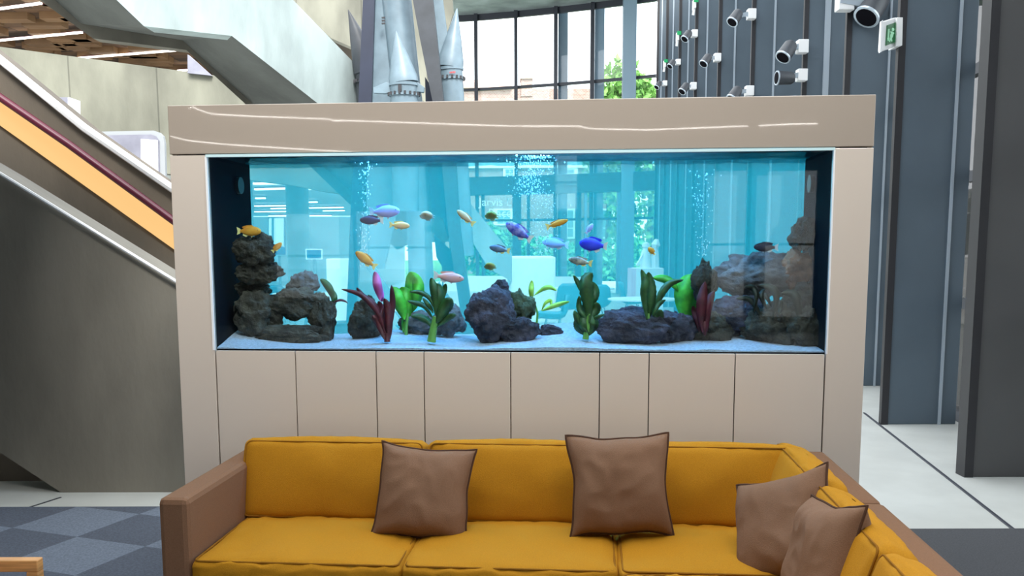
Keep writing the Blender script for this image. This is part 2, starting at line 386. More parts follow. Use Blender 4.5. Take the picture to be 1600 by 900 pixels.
spotlight(1074, 55, 7, .25, 'small spotlight beside the highest green light')
spotlight(1070, 137, 7, .25, 'small spotlight low beside the cabinet top, in front of the slim blades')
spotlight(1050, 99, 8, .22, 'small spotlight between two green lights')
spotlight(1029, 132, 9, .22, 'farthest small spotlight beside the window')
# small green exit lights along the wall
for px, py, bi, s, lab in ((1084, 10, 7, .30, 'topmost small green exit light on the far blades'), (1058, 60, 8, .30, 'middle small green exit light on the far blades'), (1038, 102, 9, .28, 'lowest small green exit light on the far blades')):
    Y = blades[bi][0] - .1; c = P(px, py, Y)
    t = thing('exit_light', c, lab, 'exit light', 'small green exit lights')
    MB().box((c.x - .015, Y - s * .5, c.z - s * .2), (c.x + .02, Y + .09, c.z + s * .4)).build('housing', 'white', t)
    M['green_glow'] = M.get('green_glow') or mat('green exit glow', (.02, .65, .22), .4, emit=.45)
    MB().box((c.x - .03, Y - s * .5, c.z + s * .15), (c.x + .06, Y - s * .5 - .02, c.z + s * .42)).build('panel', 'green_glow', t)
    MB().bar((c.x, Y - .05, c.z - s * .1), (c.x - .02, Y - .05, c.z - s * .6), .05, .02).build('bracket', 'white', t)
# big exit sign
M['exit_green'] = mat('exit sign green', (.01, .16, .045), .35, emit=.35)
q = [P(1380, 34, 7.85), P(1401, 27, 8.05), P(1398, 74, 8.05), P(1377, 81, 7.85)]
qc = sum(q, Vector()) / 4; nrm = (q[1] - q[0]).cross(q[2] - q[1]).normalized()
if nrm.y > 0: nrm = -nrm
t = thing('exit_sign', qc, 'green exit sign in a white frame below the largest spotlight', 'sign')
MB().prism(q, nrm * -.03).build('frame', 'white', t, bevel=.006)
inn = [qc + (v - qc) * .0 + Vector((0, 0, 0)) for v in q]
ex = (q[1] - q[0]); ez = (q[0] - q[3])
def SQ(u, v): return q[3] + ex * u + ez * v + nrm * .004
MB().prism([SQ(.26, .16), SQ(.92, .16), SQ(.92, .84), SQ(.26, .84)], nrm * .004).build('panel', 'exit_green', t)
M['exit_pale'] = mat('exit sign pale', (.35, .75, .5), .4, emit=.5)
f = MB()
def sb(a, b, w):
    a = SQ(*a) + nrm * .006; b = SQ(*b) + nrm * .006; f.bar(a, b, w, w * .4)
sb((.62, .55), (.55, .40), .03); sb((.55, .40), (.62, .24), .014); sb((.55, .40), (.45, .26), .014); sb((.62, .55), (.75, .48), .012); sb((.62, .55), (.48, .58), .012)
f.sphere(SQ(.66, .63) + nrm * .006, .014, 8); sb((.36, .70), (.36, .30), .012); sb((.36, .30), (.31, .40), .01); sb((.36, .30), (.41, .40), .01)
f.build('pictogram', 'exit_pale', t)
MB().prism([P(1377, 33, 7.84), P(1380, 31, 7.84), P(1377.5, 81, 7.84), P(1375, 82, 7.84)], (0, .03, 0)).build('lip', 'trim_white', t)
MB().prism([P(1401.5, 27, 8.0), P(1411, 27, 8.0), P(1410, 71, 8.0), P(1400, 73, 8.0)], (0, .16, 0)).build('housing', 'white', t, bevel=.004)

# ------------------------------------------------------------------ left-hand concrete: upper gallery wall, stairs
# far gallery fascia
def poly(pts, Y): return [P(x, y, Y) for x, y in pts]
struct(MB().prism(poly([(-60, 60), (0, 73), (330, 117), (470, 137), (560, 150), (560, 306), (505, 299), (448, 288), (374, 279), (-60, 250)], 17.6), (0, .5, 0)).build('wall_gallery', 'concrete_wall'))
# timber ceiling above the gallery
zc = 7.0
struct(MB().prism([(-22, 18.2, zc), (-6.2, 18.2, zc), (-9.6, 32, zc), (-22, 32, zc)], (0, 0, .3)).build('ceiling_timber', 'woodceil'))
bf = MB(); rr = random.Random(3)
for _ in range(110):
    y = rr.uniform(19, 31); x = rr.uniform(-19, -7.4 - (y - 18.2) * .25); bf.box((x, y, zc - .16), (x + rr.uniform(.5, 1.1), y + .38, zc))
M['woodslat'] = mat('light timber baffle', (.20, .11, .048), .6, var=.25, vscale=.9)
struct(bf.build('trim_51', 'woodslat'))
struct(MB().box((-22, 32, 3.3), (-4.6, 32.3, 9)).build('wall_far_left', 'concrete_warm_shade'))
def line_light(pa, pb, z, lab, w=.07, grp='linear lights in the timber ceiling', mm='led_white'):
    A, B = PZ(*pa, z), PZ(*pb, z)
    t = thing('linear_light', (A + B) / 2, lab, 'ceiling light', grp)
    MB().bar(A, B, w, .04).build('diffuser', mm, t)
    MB().bar(A + Vector((0, .09, .03)), B + Vector((0, .09, .03)), .09, .05).build('housing', 'handrail' if mm == 'led_white' else 'white', t)
line_light((-40, 19), (64, 5), zc - .18, 'linear light in the timber ceiling, topmost at the picture corner')
line_light((-40, 67), (128, 50.5), zc - .18, 'second long linear light in the timber ceiling')
line_light((113, 91.5), (285, 78), zc - .18, 'long linear light ending where the stair soffit crosses the timber ceiling')
line_light((278, 110.5), (293, 109.5), zc - .18, 'short linear light beside the silver panel')
line_light((146, 83), (160, 82.5), zc - .1, 'tiny linear light, left one of the far pair above the long light', .05)
line_light((172, 81.5), (184, 81), zc - .1, 'tiny linear light, right one of the far pair above the long light', .05)
M['silver'] = mat('brushed silver panel', (.30, .30, .37), .35, metal=.3, var=.15, vscale=3)
tag(MB().prism(poly([(293, 85), (330, 118), (293, 114)], 17.5), (0, .15, 0)).build('silver_panel', 'silver'), 'triangular silver panel wedged between timber ceiling and stair soffit', 'panel')

# big upper stair: pale side face, soffit coloured darker for its shade, lighter lower edge
def SY(px): return 1 / (.080 - .0274 * (px - 200) / 600.0)
def spoly(pts, dy=0): return [P(x, y, SY(x) + dy) for x, y in pts]
st = thing('upper_staircase', P(500, 400, 20), 'massive pale concrete staircase with a landing, descending behind the rocket', 'staircase')
st['kind'] = 'structure'
Nf = [(458, 0), (555, 100), (745, 330), (800, 397), (800, 440), (763, 419), (736, 374), (497, 162), (362, 56), (225, 41), (130, -50), (300, -160)]
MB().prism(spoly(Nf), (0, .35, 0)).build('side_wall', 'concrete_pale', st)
so_n = spoly([(130, -50), (225, 41), (362, 56), (497, 162), (740, 376)])
so_f = spoly([(30, -50), (127, 37), (285, 63), (395, 162), (640, 380)], 1.6)
mb = MB(); n = len(so_n)
mb.add(so_n + so_f, [(i, i + 1, n + i + 1, n + i) for i in range(n - 1)])
mb.add([p + Vector((0, 0, .25)) for p in so_n] + [p + Vector((0, 0, .25)) for p in so_f], [(i, i + 1, n + i + 1, n + i) for i in range(n - 1)])
mb.build('soffit', 'concrete_shaded', st)
mb = MB(); mb.prism(spoly([(30, -50), (127, 37), (285, 63), (395, 162), (640, 380), (620, 390), (383, 162), (291, 78), (145, 60), (62, 0), (5, -50)], 1.6), (0, .25, 0))
mb.build('lower_edge', 'concrete_stair_shade', st)
# solid newel block at the stair foot
tag(MB().box(tuple(P(793, 500, 19.2)[:2]) + (0,), (P(868, 500, 19.2).x, 21, P(800, 401, 19.2).z)).build('reception_block', 'plaster', bevel=.04), 'big white block at the foot of the pale staircase, seen through the aquarium', 'plinth')
# wall with board marks behind the rocket
struct(MB().prism(poly([(420, -80), (700, -80), (708, 20), (700, 48), (690, 60), (690, 175), (600, 120), (555, 76), (518, 60), (420, -20)], 24), (0, .5, 0)).build('wall_far', 'concrete_wall'))
# near stair balustrade
mb = MB().prism(poly([(-120, 200), (0, 270), (273, 438), (330, 472), (330, 782), (102, 774), (0, 707), (-120, 628)], 5.86), (0, .28, 0))
bl = thing('lower_staircase', P(200, 780, 5.9), 'concrete staircase wall coloured dark for shade at the foot of the escalating handrail', 'staircase'); bl['kind'] = 'structure'
mb.build('side_wall', 'concrete_stair_shade', bl)
mb = MB(); a = poly([(-120, 200), (0, 271), (273, 438.5), (330, 473)], 5.82)
mb.tube(a, .011, 6).build('capping', 'trim_white', bl)
# inner balustrade with handrail and its warm light
mb = MB().prism(poly([(-120, -5), (0, 88), (132, 196), (268, 291), (360, 352), (360, 620), (-120, 330)], 7.4), (0, .25, 0))
mb.build('inner_wall', 'concrete_warm_shade', bl)
a = poly([(-120, 0), (0, 93), (132, 200), (268, 294), (360, 356)], 7.36)
MB().tube(a, .032, 8).build('inner_capping', 'trim_white', bl)
a = poly([(-120, 64), (0, 152), (108, 226), (271, 345), (340, 395)], 7.28)
MB().tube(a, .030, 10).build('handrail', 'handrail', bl, smooth=True)
lo = poly([(-120, 112), (0, 196), (271, 389), (340, 437)], 7.37)
hi = poly([(340, 402), (271, 352), (108, 232), (0, 158), (-120, 70)], 7.37)
MB().prism(lo + hi, (0, .025, 0)).build('handrail_light', 'led_warm', bl)
# floor strip and dark wall under the stair
struct(MB().box((-10.8, 6.16, 0), (-2.6, 6.3, 1.15)).build('wall_under_stair', 'concrete_warm_shade'))
# rounded white screen and grey panel on the gallery wall
def rounded(pts, r, n=6):
    return pts
sc_p = [(140, 206), (240, 204), (249, 207), (255, 213), (257, 224), (259, 292), (140, 292)]
t = thing('notice_screen', P(205, 292, 12), 'rounded pale grey screen with a blank white sheet, behind the sloping handrail', 'screen')
MB().prism(poly(sc_p, 12), (0, .06, 0)).build('frame', 'screen_grey', t)
MB().prism(poly([(140, 212), (236, 210), (244, 213), (249, 220), (250, 292), (140, 292)], 11.99), (0, .02, 0)).build('panel', 'silver', t)
MB().prism(poly([(220, 217), (246, 219), (247, 292), (220, 292)], 11.96), (0, .02, 0)).build('sheet', 'white', t)
for px in (160, 235): MB().bar(P(px, 285, 12.1), (P(px, 285, 12.1).x, 12.1, 0), .05).build('post', 'trim_white', t)
t = thing('wall_box', P(95, 175, 12), 'small grey box with a bright edge showing above the sloping white capping', 'box')
MB().prism(poly([(86, 152), (106, 152), (106, 185), (86, 185)], 12), (0, .3, 0)).build('body', 'silver', t)
MB().bar(P(96, 185, 12.15), (P(96, 185, 12.15).x, 12.15, 0), .05).build('post', 'trim_white', t)
MB().prism(poly([(106, 152), (108.5, 152), (108.5, 185), (106, 185)], 11.99), (0, .3, 0)).build('edge', 'white', t)

# ------------------------------------------------------------------ office seen through the left of the tank
struct(MB().box((-20, 18.2, 3.02), (-3.0, 44, 3.3)).build('ceiling_office', 'plaster'))
struct(MB().box((-24, 44, 0), (-5, 44.3, 3)).build('wall_office', 'plaster'))
for i, (x0, x1, Y) in enumerate(((374, 396, 18.5), (448, 483, 19.5))):
    A, B = P(x0, 350, Y), P(x1, 350, Y); r = (B.x - A.x) / 2
    c = MB().tube([((A.x + B.x) / 2, Y, 0), ((A.x + B.x) / 2, Y, 3.0)], r, 32).build('concrete_column', 'concrete_pale', smooth=True)
    tag(c, ('round pale column at the far left of the aquarium view' if i == 0 else 'thick round pale column between the office desks'), 'column', None, 'structure')
for i, (a, b) in enumerate((((397, 287), (446, 286)), ((399, 296), (446, 294.5)), ((483, 295), (527, 294)), ((398, 322), (448, 321.5)), ((424, 326), (448, 325.5)), ((398, 331), (448, 330.5)), ((484, 325), (536, 324)), ((505, 329.5), (538, 329)), ((420, 337.5), (448, 337)), ((484, 337), (518, 337)), ((400, 310), (414, 309.7)), ((484, 316), (495, 315.7)))):
    labs = ['left of the thick column, highest', 'left of the thick column, second from top', 'right of the thick column, highest', 'left of the thick column, below the short one', 'left of the thick column, half length', 'left of the thick column, just above the doors',
            'right of the thick column, full length', 'right of the thick column, set back from it', 'directly over the bright doorway', 'right of the thick column, lowest', 'left of the thick column, short', 'right of the thick column, short']
    line_light(a, b, 2.93, 'white office strip light ' + labs[i], .10, 'office strip lights', 'led_white')
t = struct(thing('door_1', P(431, 385, 43.9), None, None))
MB().prism(poly([(419, 340), (445, 340), (445, 392), (419, 392)], 43.93), (0, .05, 0)).build('door_frame', 'mullion_blue', t)
M['daylight'] = mat('glowing daylight pane', (.9, 1, 1), .5, emit=.9)  # pane glows by itself to stand for daylight behind the door
MB().prism(poly([(420, 341), (424, 341), (424, 392), (420, 392)], 43.86), (0, .05, 0)).build('side_light', 'daylight', t)
MB().prism(poly([(428, 341), (443, 341), (443, 392), (428, 392)], 43.86), (0, .05, 0)).build('pane', 'daylight', t)
def desk(px, py0, w, Y, lab, mon=True):
    c = P(px, 400, Y); x = c.x
    t = thing('office_desk', (x, Y, 0), lab, 'desk', 'white office desks')
    MB().box((x - w / 2, Y - .35, .70), (x + w / 2, Y + .35, .74)).build('desk_top', 'white', t)
    for s in (-1, 1): MB().box((x + s * (w / 2 - .06) - .02, Y - .32, 0), (x + s * (w / 2 - .06) + .02, Y + .32, .70)).build('leg', 'wire', t)
def monitor(px, py, Y, w, h, lab):
    c = P(px, py, Y)
    t = thing('computer_monitor', (c.x, Y, .74), lab, 'monitor', 'office monitors')
    MB().box((c.x - w / 2, Y - .02, c.z - h / 2), (c.x + w / 2, Y + .02, c.z + h / 2)).build('casing', 'white', t)
    MB().box((c.x - w / 2 + .02, Y - .03, c.z - h / 2 + .02), (c.x + w / 2 - .02, Y - .018, c.z + h / 2 - .02)).build('screen', 'screen', t)
    MB().box((c.x - .03, Y, .75), (c.x + .03, Y + .03, c.z - h / 2 + .02)).build('stand', 'wire', t)
desk(405, 0, 1.6, 20.0, 'white office desk seen over the left rocks'); desk(495, 0, 1.5, 17.2, 'white office desk with a monitor, right of the thick column')
monitor(491, 397, 17.1, .30, .19, 'blue lit monitor on the desk right of the thick column')
monitor(436, 392, 20.0, .32, .2, 'monitor on the desk left of the thick column')
def shell_chair(px, py, Y, rot, lab, group='teal shell chairs', m='chair_blue', name='shell_chair', h=1.0):
    c = P(px, py, Y); t = thing(name, (0, 0, 0), lab, 'chair', group)
    mb = MB(); N = 12; vs = []; prof = [(-.24, .43), (-.20, .445), (-.05, .43), (.10, .425), (.19, .47), (.235, .56), (.26, .68), (.28, .80), (.285, .86)]
    wid = [.20, .23, .245, .245, .24, .235, .225, .20, .13]
    for k, (y, z) in enumerate(prof):
        for j in range(N + 1):
            u = -1 + 2 * j / N; curl = .085 * abs(u) ** 3
            vs.append((u * wid[k], y - (curl if k > 4 else 0), z * h + (curl * 1.2 if k <= 4 else 0)))
    fs = [(a * (N + 1) + j, a * (N + 1) + j + 1, (a + 1) * (N + 1) + j + 1, (a + 1) * (N + 1) + j) for a in range(len(prof) - 1) for j in range(N)]
    mb.add(vs, fs); o = mb.build('shell', m, t, smooth=True, angle=180); sl = o.modifiers.new('thick', 'SOLIDIFY'); sl.thickness = .014
    for sx in (-1, 1):
        for sy in (-1, 1):
            MB().tube([(sx * .12, sy * .10, .43 * h), (sx * .22, sy * .21, 0)], .012, 6).build('leg', 'wire', t)
    MB().bar((-.16, .15, .2), (.16, -.15, .2), .01).bar((-.16, -.15, .2), (.16, .15, .2), .01).build('brace', 'wire', t)
    t.location = (c.x, Y, 0); t.rotation_euler.z = rot
    return t
shell_chair(437, 400, 18.0, PI * .9, 'dark office chair beside the thick column, behind the left rocks', 'office chairs', 'rocket_dark', 'office_chair')
shell_chair(488, 400, 14.8, PI * .1, 'dark office chair in front of the monitor', 'office chairs', 'rocket_dark', 'office_chair')
tag(MB().box(tuple(P(509, 400, 15.9)[:2]) + (0,), (P(545, 400, 15.9).x, 16.5, P(520, 404, 15.9).z)).build('storage_cabinet', 'white', bevel=.02), 'white storage cabinet right of the office chair, seen through the tank', 'cabinet')

# ------------------------------------------------------------------ cafe tables, chairs, plinth with figures
shell_chair(889, 470, 16.6, PI, 'teal shell chair with its back to us, left of the tall green plant', h=1.08)
shell_chair(932, 475, 17.4, PI * 1.05, 'teal shell chair half hidden behind the tall green plant', h=1.02)
shell_chair(988, 470, 18.4, PI * .5, 'teal shell chair seen side-on beside the white cafe table', h=1.02)
shell_chair(864, 500, 15.2, PI * 1.5, 'teal shell chair seen side-on behind the small grey rocks', h=.92)
shell_chair(652, 470, 12.6, PI * 1.2, 'teal shell chair behind the left leafy plant', h=.92)
shell_chair(1088, 480, 17.0, PI * .8, 'teal shell chair behind the bright green leaves on the right', h=.92)
def cafe_table(px, Y, r, lab, z=.72):
    c = P(px, 470, Y); t = thing('cafe_table', (c.x, Y, 0), lab, 'table', 'white cafe tables')
    MB().tube([(c.x, Y, z - .025), (c.x, Y, z)], r, 36).build('table_top', 'white', t, smooth=True)
    MB().tube([(c.x, Y, .02), (c.x, Y, z - .03)], .03, 12).build('pole', 'wire', t, smooth=True)
    MB().tube([(c.x, Y, 0), (c.x, Y, .025)], .25, 24).build('base', 'wire', t, smooth=True)
cafe_table(911, 18.0, .60, 'round white cafe table between the shell chairs', .78); cafe_table(1005, 16.4, .62, 'round white cafe table right of the tall green plant', .66); cafe_table(655, 13.4, .5, 'round white cafe table behind the left leafy plant', .70)
c0, c1 = P(993, 500, 20), P(1036, 500, 20)
t = thing('display_plinth', ((c0.x + c1.x) / 2, 20, 0), 'tall white plinth in front of the cladding blades', 'plinth')
MB().box((c0.x, 20, 0), (c1.x, 20.8, P(1000, 419, 20).z)).build('body', 'white', t, bevel=.01)
a0 = P(986, 500, 20); MB().box((a0.x, 20.02, .35), (c0.x, 20.7, P(1000, 419, 20).z - .01)).build('side_panel', 'pink', t)
zt = P(1000, 419, 20.4).z
c = P(1009, 400, 20.3)
t = thing('figure_sculpture', (c.x, 20.3, zt), 'white hooded figure sculpture on the tall plinth', 'sculpture')
MB().tube([(c.x, 20.3, zt), (c.x, 20.3, zt + .12), (c.x - .01, 20.3, zt + .34), (c.x, 20.3, zt + .42), (c.x, 20.3, zt + .46), (c.x, 20.3, zt + .53), (c.x, 20.3, zt + .56)], [.13, .12, .09, .055, .085, .075, .02], 16).build('figure', 'white', t, smooth=True)
MB().bar((c.x - .05, 20.25, zt + .30), (c.x - .2, 20.2, zt + .06), .05).build('arm', 'white', t)
c = P(1023, 400, 20.35)
t = thing('vase_sculpture', (c.x, 20.35, zt), 'white jagged sculpture behind the orange fish on the plinth', 'sculpture')
MB().tube([(c.x, 20.35, zt), (c.x, 20.35, zt + .3), (c.x, 20.35, zt + .42), (c.x + .02, 20.35, zt + .5), (c.x + .04, 20.35, zt + .62)], [.11, .09, .06, .10, .04], 8).build('body', 'white', t)

# ------------------------------------------------------------------ rocket on its stand
YR = 15.0
rk = thing('rocket', P(662, 560, YR), 'tall pale blue rocket with pointed boosters, standing behind the aquarium', 'rocket')
MB().tube([P(616, -90, YR), P(620, 0, YR), P(634, 130, YR), P(652, 254, YR), P(656, 380, YR), P(661, 505, YR)], [.225, .225, .225, .20, .195, .20], 40).build('main_body', 'rocket', rk, smooth=True)
rg = MB()
for y in (372, 377, 382, 388): rg.tube([P(655, y, YR), P(655.2, y + 1.6, YR)], [.208, .208], 32)
rg.build('body_rings', 'rocket', rk, smooth=True)
def booster(ax, ay, bx, by, ex, ey, Y, r, name, dark=False, col='rocket'):
    A, B, E_ = P(ax, ay, Y), P(bx, by, Y), P(ex, ey, Y)
    b = MB().tube([A, A.lerp(B, .03), A.lerp(B, .5), A.lerp(B, .88), B], [.004, .014, r * .60, r * .98, r], 32)
    o = b.build('booster_cone', col, rk, smooth=True)
    d = (E_ - B).normalized()
    t = MB().tube([B, B + d * .08, E_], [r * .97, r * .93, r * .93], 32).build('booster_tube', col, rk, smooth=True)
    rr = MB()
    for z, rad in ((.015, 1.02), (.16, 1.03)): rr.tube([B + d * z, B + d * (z + .03)], [r * rad, r * rad], 32)
    rr.build('collar', col, t, smooth=True)
    for k in range(18):
        th = 2 * PI * k / 18; q = B + d * .17 + Vector((math.cos(th) * r * 1.05, math.sin(th) * r * 1.05, 0))
        MB().box(q - Vector((.015, .015, .015)), q + Vector((.015, .015, .03))).build('bolt', 'bolt', t)
    return o
booster(619, 48, 631, 130, 634, 330, 14.2, .215, 'c')
booster(714, 13, 703, 106, 722, 400, 14.9, .205, 'r')
booster(544, 15, 577, 112, 586, 330, 15.6, .235, 'l', col='rocket_grey')
# collar fins on the centre booster and hatch
MB().prism(poly([(583, 137), (604, 128), (611, 132), (611, 144), (600, 146), (584, 145)], 14.15), (0, .10, 0)).build('collar_fin', 'rocket', rk, bevel=.004)
MB().prism(poly([(652, 128), (663, 136), (662, 144), (650, 143)], 14.15), (0, .10, 0)).build('collar_fin', 'rocket', rk, bevel=.004)
MB().prism(poly([(622, 132), (627, 132), (627.4, 142), (622, 142)], 13.97), (0, .03, 0)).build('hatch', 'bolt', rk)
mk = MB()
for k in range(4): mk.prism(poly([(702.5 + k * 2.4, 112 - k * .25), (704.2 + k * 2.4, 111.8 - k * .25), (704.2 + k * 2.4, 114.2), (702.5 + k * 2.4, 114.4)], 14.67), (0, .01, 0))
mk.build('red_marking', 'red_mark', rk)
mk = MB()
for k in range(3): mk.prism(poly([(596, 26.5 + k * 4.5), (601.5, 26 + k * 4.5), (602, 28.5 + k * 4.5), (596.5, 29 + k * 4.5)], 14.75), (0, .02, 0))
mk.build('vent_marks', 'bolt', rk)
# fins and stand legs
MB().prism(poly([(566, -60), (588, -60), (585, 0), (580, 165), (566, 300), (556, 505), (541, 505), (549, 300), (560, 160), (567, 0)], 14.6), (0, .12, 0)).build('left_leg', 'rocket_dark', rk)
MB().prism(poly([(588, -60), (601, -60), (614, 165), (620, 330), (600, 420), (576, 420), (572, 300), (580, 165)], 14.95), (0, .10, 0)).build('left_fin', 'rocket', rk)
MB().prism(poly([(634, -60), (668, -60), (676, 0), (693, 160), (712, 254), (719, 360), (740, 505), (722, 505), (700, 360), (690, 254), (676, 160), (656, 60)], 14.4), (0, .25, 0)).build('right_leg', 'rocket_grey', rk)
MB().prism(poly([(670, -60), (684, -60), (700, 60), (690, 160), (676, 60)], 14.85), (0, .1, 0)).build('right_fin', 'rocket', rk)
MB().prism(poly([(664, 120), (690, 160), (712, 254), (718, 350), (700, 372), (692, 342), (675, 334), (667, 254)], 14.7), (0, .06, 0)).build('dark_fin', 'rocket_dark', rk)
MB().prism(poly([(678, 366), (712, 398), (722, 432), (695, 424), (682, 402)], 14.8), (0, .06, 0)).build('foot_plate', 'rocket_dark', rk)
MB().prism(poly([(686, 440), (730, 505), (716, 505), (678, 452)], 14.8), (0, .06, 0)).build('strut', 'rocket', rk)
MB().prism(poly([(576, 400), (640, 505), (628, 505), (570, 415)], 14.8), (0, .06, 0)).build('strut', 'rocket', rk)
MB().tube([P(655, 500, YR) , Vector((P(655, 500, YR).x, YR, 0))], [.30, .42], 24).build('base', 'rocket_grey', rk, smooth=True)
for px in (548, 731):
    c = P(px, 505, 14.7); MB().box((c.x - .25, 14.4, 0), (c.x + .25, 15.0, max(.05, c.z + .02))).build('foot', 'rocket_grey', rk)

# ------------------------------------------------------------------ outside: brick house, trees, hedge, path
YB = 58.0
bh = thing('brick_house', P(850, 410, YB), 'pale red brick house with white sash windows and chimneys outside the glass', 'building')
def bx(p0, p1, y0, y1, z0=None, z1=None):
    a, b = P(p0[0], p0[1], y0), P(p1[0], p1[1], y0)
    return MB().box((a.x, y0, b.z if z0 is None else z0), (b.x, y1, a.z if z1 is None else z1))
bx((690, 139), (955, 500), YB, YB + 9, z0=-.1).build('wall', 'brick', bh)
bx((690, 246), (955, 262), YB - .25, YB + .1).build('string_course', 'white', bh)
M['tile'] = mat('weathered roof tile', (.62, .42, .36), .8, var=.3, vscale=2)
a, b = P(690, 139, YB), P(800, 133, YB)
MB().prism([(a.x, YB - .4, a.z), (a.x, YB - .4, a.z + .3), (a.x, YB + 4.5, a.z + 1.3), (a.x, YB + 9.4, a.z)], (P(800, 139, YB).x - a.x, 0, 0)).build('roof', 'tile', bh)
bx((814, 121), (832, 150), YB - .1, YB + 1.2).build('chimney', 'brick', bh); bx((813, 120), (833, 122.5), YB - .25, YB + 1.35).build('chimney_cap', 'tile', bh)
bx((786, 124), (794, 136), YB + 2, YB + 3).build('chimney_pots', 'tile', bh)
M['sash'] = mat('white sash paint', (.9, .9, .9), .5); M['sash_glass'] = mat('dim window pane', (.20, .36, .40), .15)
for (x0, x1, y0, y1) in ((786, 806, 262, 290), (872, 903, 262, 290), (712, 730, 262, 290), (930, 950, 262, 290), (771, 803, 326, 352), (872, 901, 326, 373), (725, 746, 326, 352), (938, 958, 326, 373)):
    w = bx((x0, y0), (x1, y1), YB - .18, YB + .05).build('window_surround', 'sash', bh)
    ww, hh = (x1 - x0) * .18, (y1 - y0) / 3.0
    g = MB(); 
    for r in range(3):
        for cc in range(2):
            u0 = x0 + ww + cc * (x1 - x0 - 2 * ww) / 2 + .5; u1 = u0 + (x1 - x0 - 2 * ww) / 2 - 1; v0 = y0 + 2 + r * (y1 - y0 - 4) / 3 + .6; v1 = v0 + (y1 - y0 - 4) / 3 - 1.6
            A, B = P(u0, v0, YB - .2), P(u1, v1, YB - .2); g.box((A.x, YB - .21, B.z), (B.x, YB - .17, A.z))
    g.build('panes', 'sash_glass', w)
def foliage(name, c, rx, ry, rz, n, m, lab, cat, size=.3, seed=0, trunk=0, group=None, blobs=7):
    rr = random.Random(seed); t = thing(name, (c[0], c[1], 0), lab, cat, group)
    cs = [(Vector((rr.uniform(-.55, .55) * rx, rr.uniform(-.5, .5) * ry, rr.uniform(-.6, .6) * rz)), rr.uniform(.45, .65)) for _ in range(blobs)]
    mb = MB()
    for i in range(n):
        b, s = rr.choice(cs); d = Vector((rr.gauss(0, 1), rr.gauss(0, 1), rr.gauss(0, 1))).normalized()
        p = Vector(c) + b + Vector((d.x * rx * s, d.y * ry * s, d.z * rz * s)) * rr.uniform(.7, 1)
        a = Vector((rr.gauss(0, 1), rr.gauss(0, 1), rr.gauss(0, 1))).normalized() * size * rr.uniform(.5, 1.2); e = a.cross(Vector((rr.gauss(0, 1), rr.gauss(0, 1), rr.gauss(0, 1)))).normalized() * size * .45
        mb.add([p - a, p - e * .9, p + a, p + e], [(0, 1, 2, 3)])
    mb.build('foliage', m, t)
    if trunk: MB().tube([(c[0], c[1], -.05), (c[0] + .1, c[1], c[2] * .6), (c[0], c[1], c[2])], [trunk, trunk * .75, trunk * .4], 10).build('trunk', 'woodceil', t, smooth=True)
c = P(1008, 200, 51); foliage('tree', (c.x + .3, 51, 6.3), 3.0, 2.2, 5.0, 5200, 'leaf', 'leafy green tree outside, beyond the narrow right pane', 'tree', .26, 1, .25)
c = P(950, 200, 54); foliage('tree', (c.x, 54, 6.0), 1.6, 1.5, 4.2, 2600, 'leaf_pale', 'sparse green tree outside in front of the brick house', 'tree', .20, 2, .2)
c = P(770, 380, 50); foliage('hedge', (c.x, 50, 1.2), 2.2, 1.5, 1.5, 2600, 'hedge', 'rounded green hedge outside the door, left of the dark door post', 'hedge', .22, 3)
c = P(882, 400, 46.5); foliage('hedge', (c.x, 46.5, .9), 2.0, 1.4, 1.1, 2200, 'hedge', 'low green hedge below the sash window', 'hedge', .22, 4)
c = P(962, 400, 45); foliage('hedge', (c.x, 45, .9), 1.5, 1.4, 1.2, 1600, 'hedge', 'green hedge at the right end of the brick house', 'hedge', .22, 5)
struct(MB().box((-20, 36.2, -.04), (20, 44, -.02)).build('path', 'plaster'))
# pale outbuilding beyond the side glazing
bs = thing('outbuilding', (14, 14, 0), 'pale brick building glimpsed through the slit beside the broad blade', 'building')
MB().box((10, 4, 0), (13, 26, 3.4)).build('wall', 'brick', bs); MB().box((9.8, 3.8, 3.4), (13.2, 26.2, 3.7)).build('roof_edge', 'rocket_grey', bs)

# ------------------------------------------------------------------ aquarium cabinet
ZTOP, ZJ, ZB = 2.208, 1.983, 1.0675
UL, UR, WL, WR = -1.6, 1.6, -1.4226, 1.4293
cab = thing('aquarium_cabinet', L(0, .3, 0), 'long taupe laminate cabinet framing the aquarium behind the yellow sofa', 'cabinet')
def LB(a, b): return MB().box(a, b, L)
D = .60
hz = MB(); LB((UL, 0, ZJ + .003), (UR, .03, ZTOP)).build('header_panel', 'laminate', cab, bevel=.003)
LB((UL, 0, .009), (WL, .03, ZJ - .003)).build('side_panel', 'lam_door', cab, bevel=.002)
LB((WR, 0, .009), (UR, .03, ZJ - .003)).build('side_panel', 'lam_door', cab, bevel=.002)
joints = [WL + .004]
for px in (463, 588.5, 663, 798, 936.5, 1013.5, 1147.5): joints.append(LU(px, 610, 0)[0])
joints.append(WR - .004)
for i in range(len(joints) - 1):
    g = .0022 if i not in () else .001
    LB((joints[i] + g, .0, .09), (joints[i + 1] - g, .02, ZB - .003)).build('door', 'lam_door', cab, bevel=.0012)
LB((UL, .004, .009), (UR, .05, .085)).build('plinth', 'carcass', cab)
LB((UL + .01, .031, .009), (UR - .01, D, ZB - .02)).build('carcass', 'carcass', cab)
LB((UL, .031, .009), (UL + .02, D, ZTOP)).build('end_panel', 'laminate', cab); LB((UR - .02, .031, .009), (UR, D, ZTOP)).build('end_panel', 'laminate', cab)
LB((UL, .031, ZTOP - .02), (UR, D, ZTOP)).build('top_panel', 'laminate', cab)
LB((UL + .02, .031, ZB - .02), (WL - .03, D - .02, ZTOP - .03)).build('inner_upright', 'carcass', cab); LB((WR + .03, .031, ZB - .02), (UR - .02, D - .02, ZTOP - .03)).build('inner_upright', 'carcass', cab)
wr = D - .02
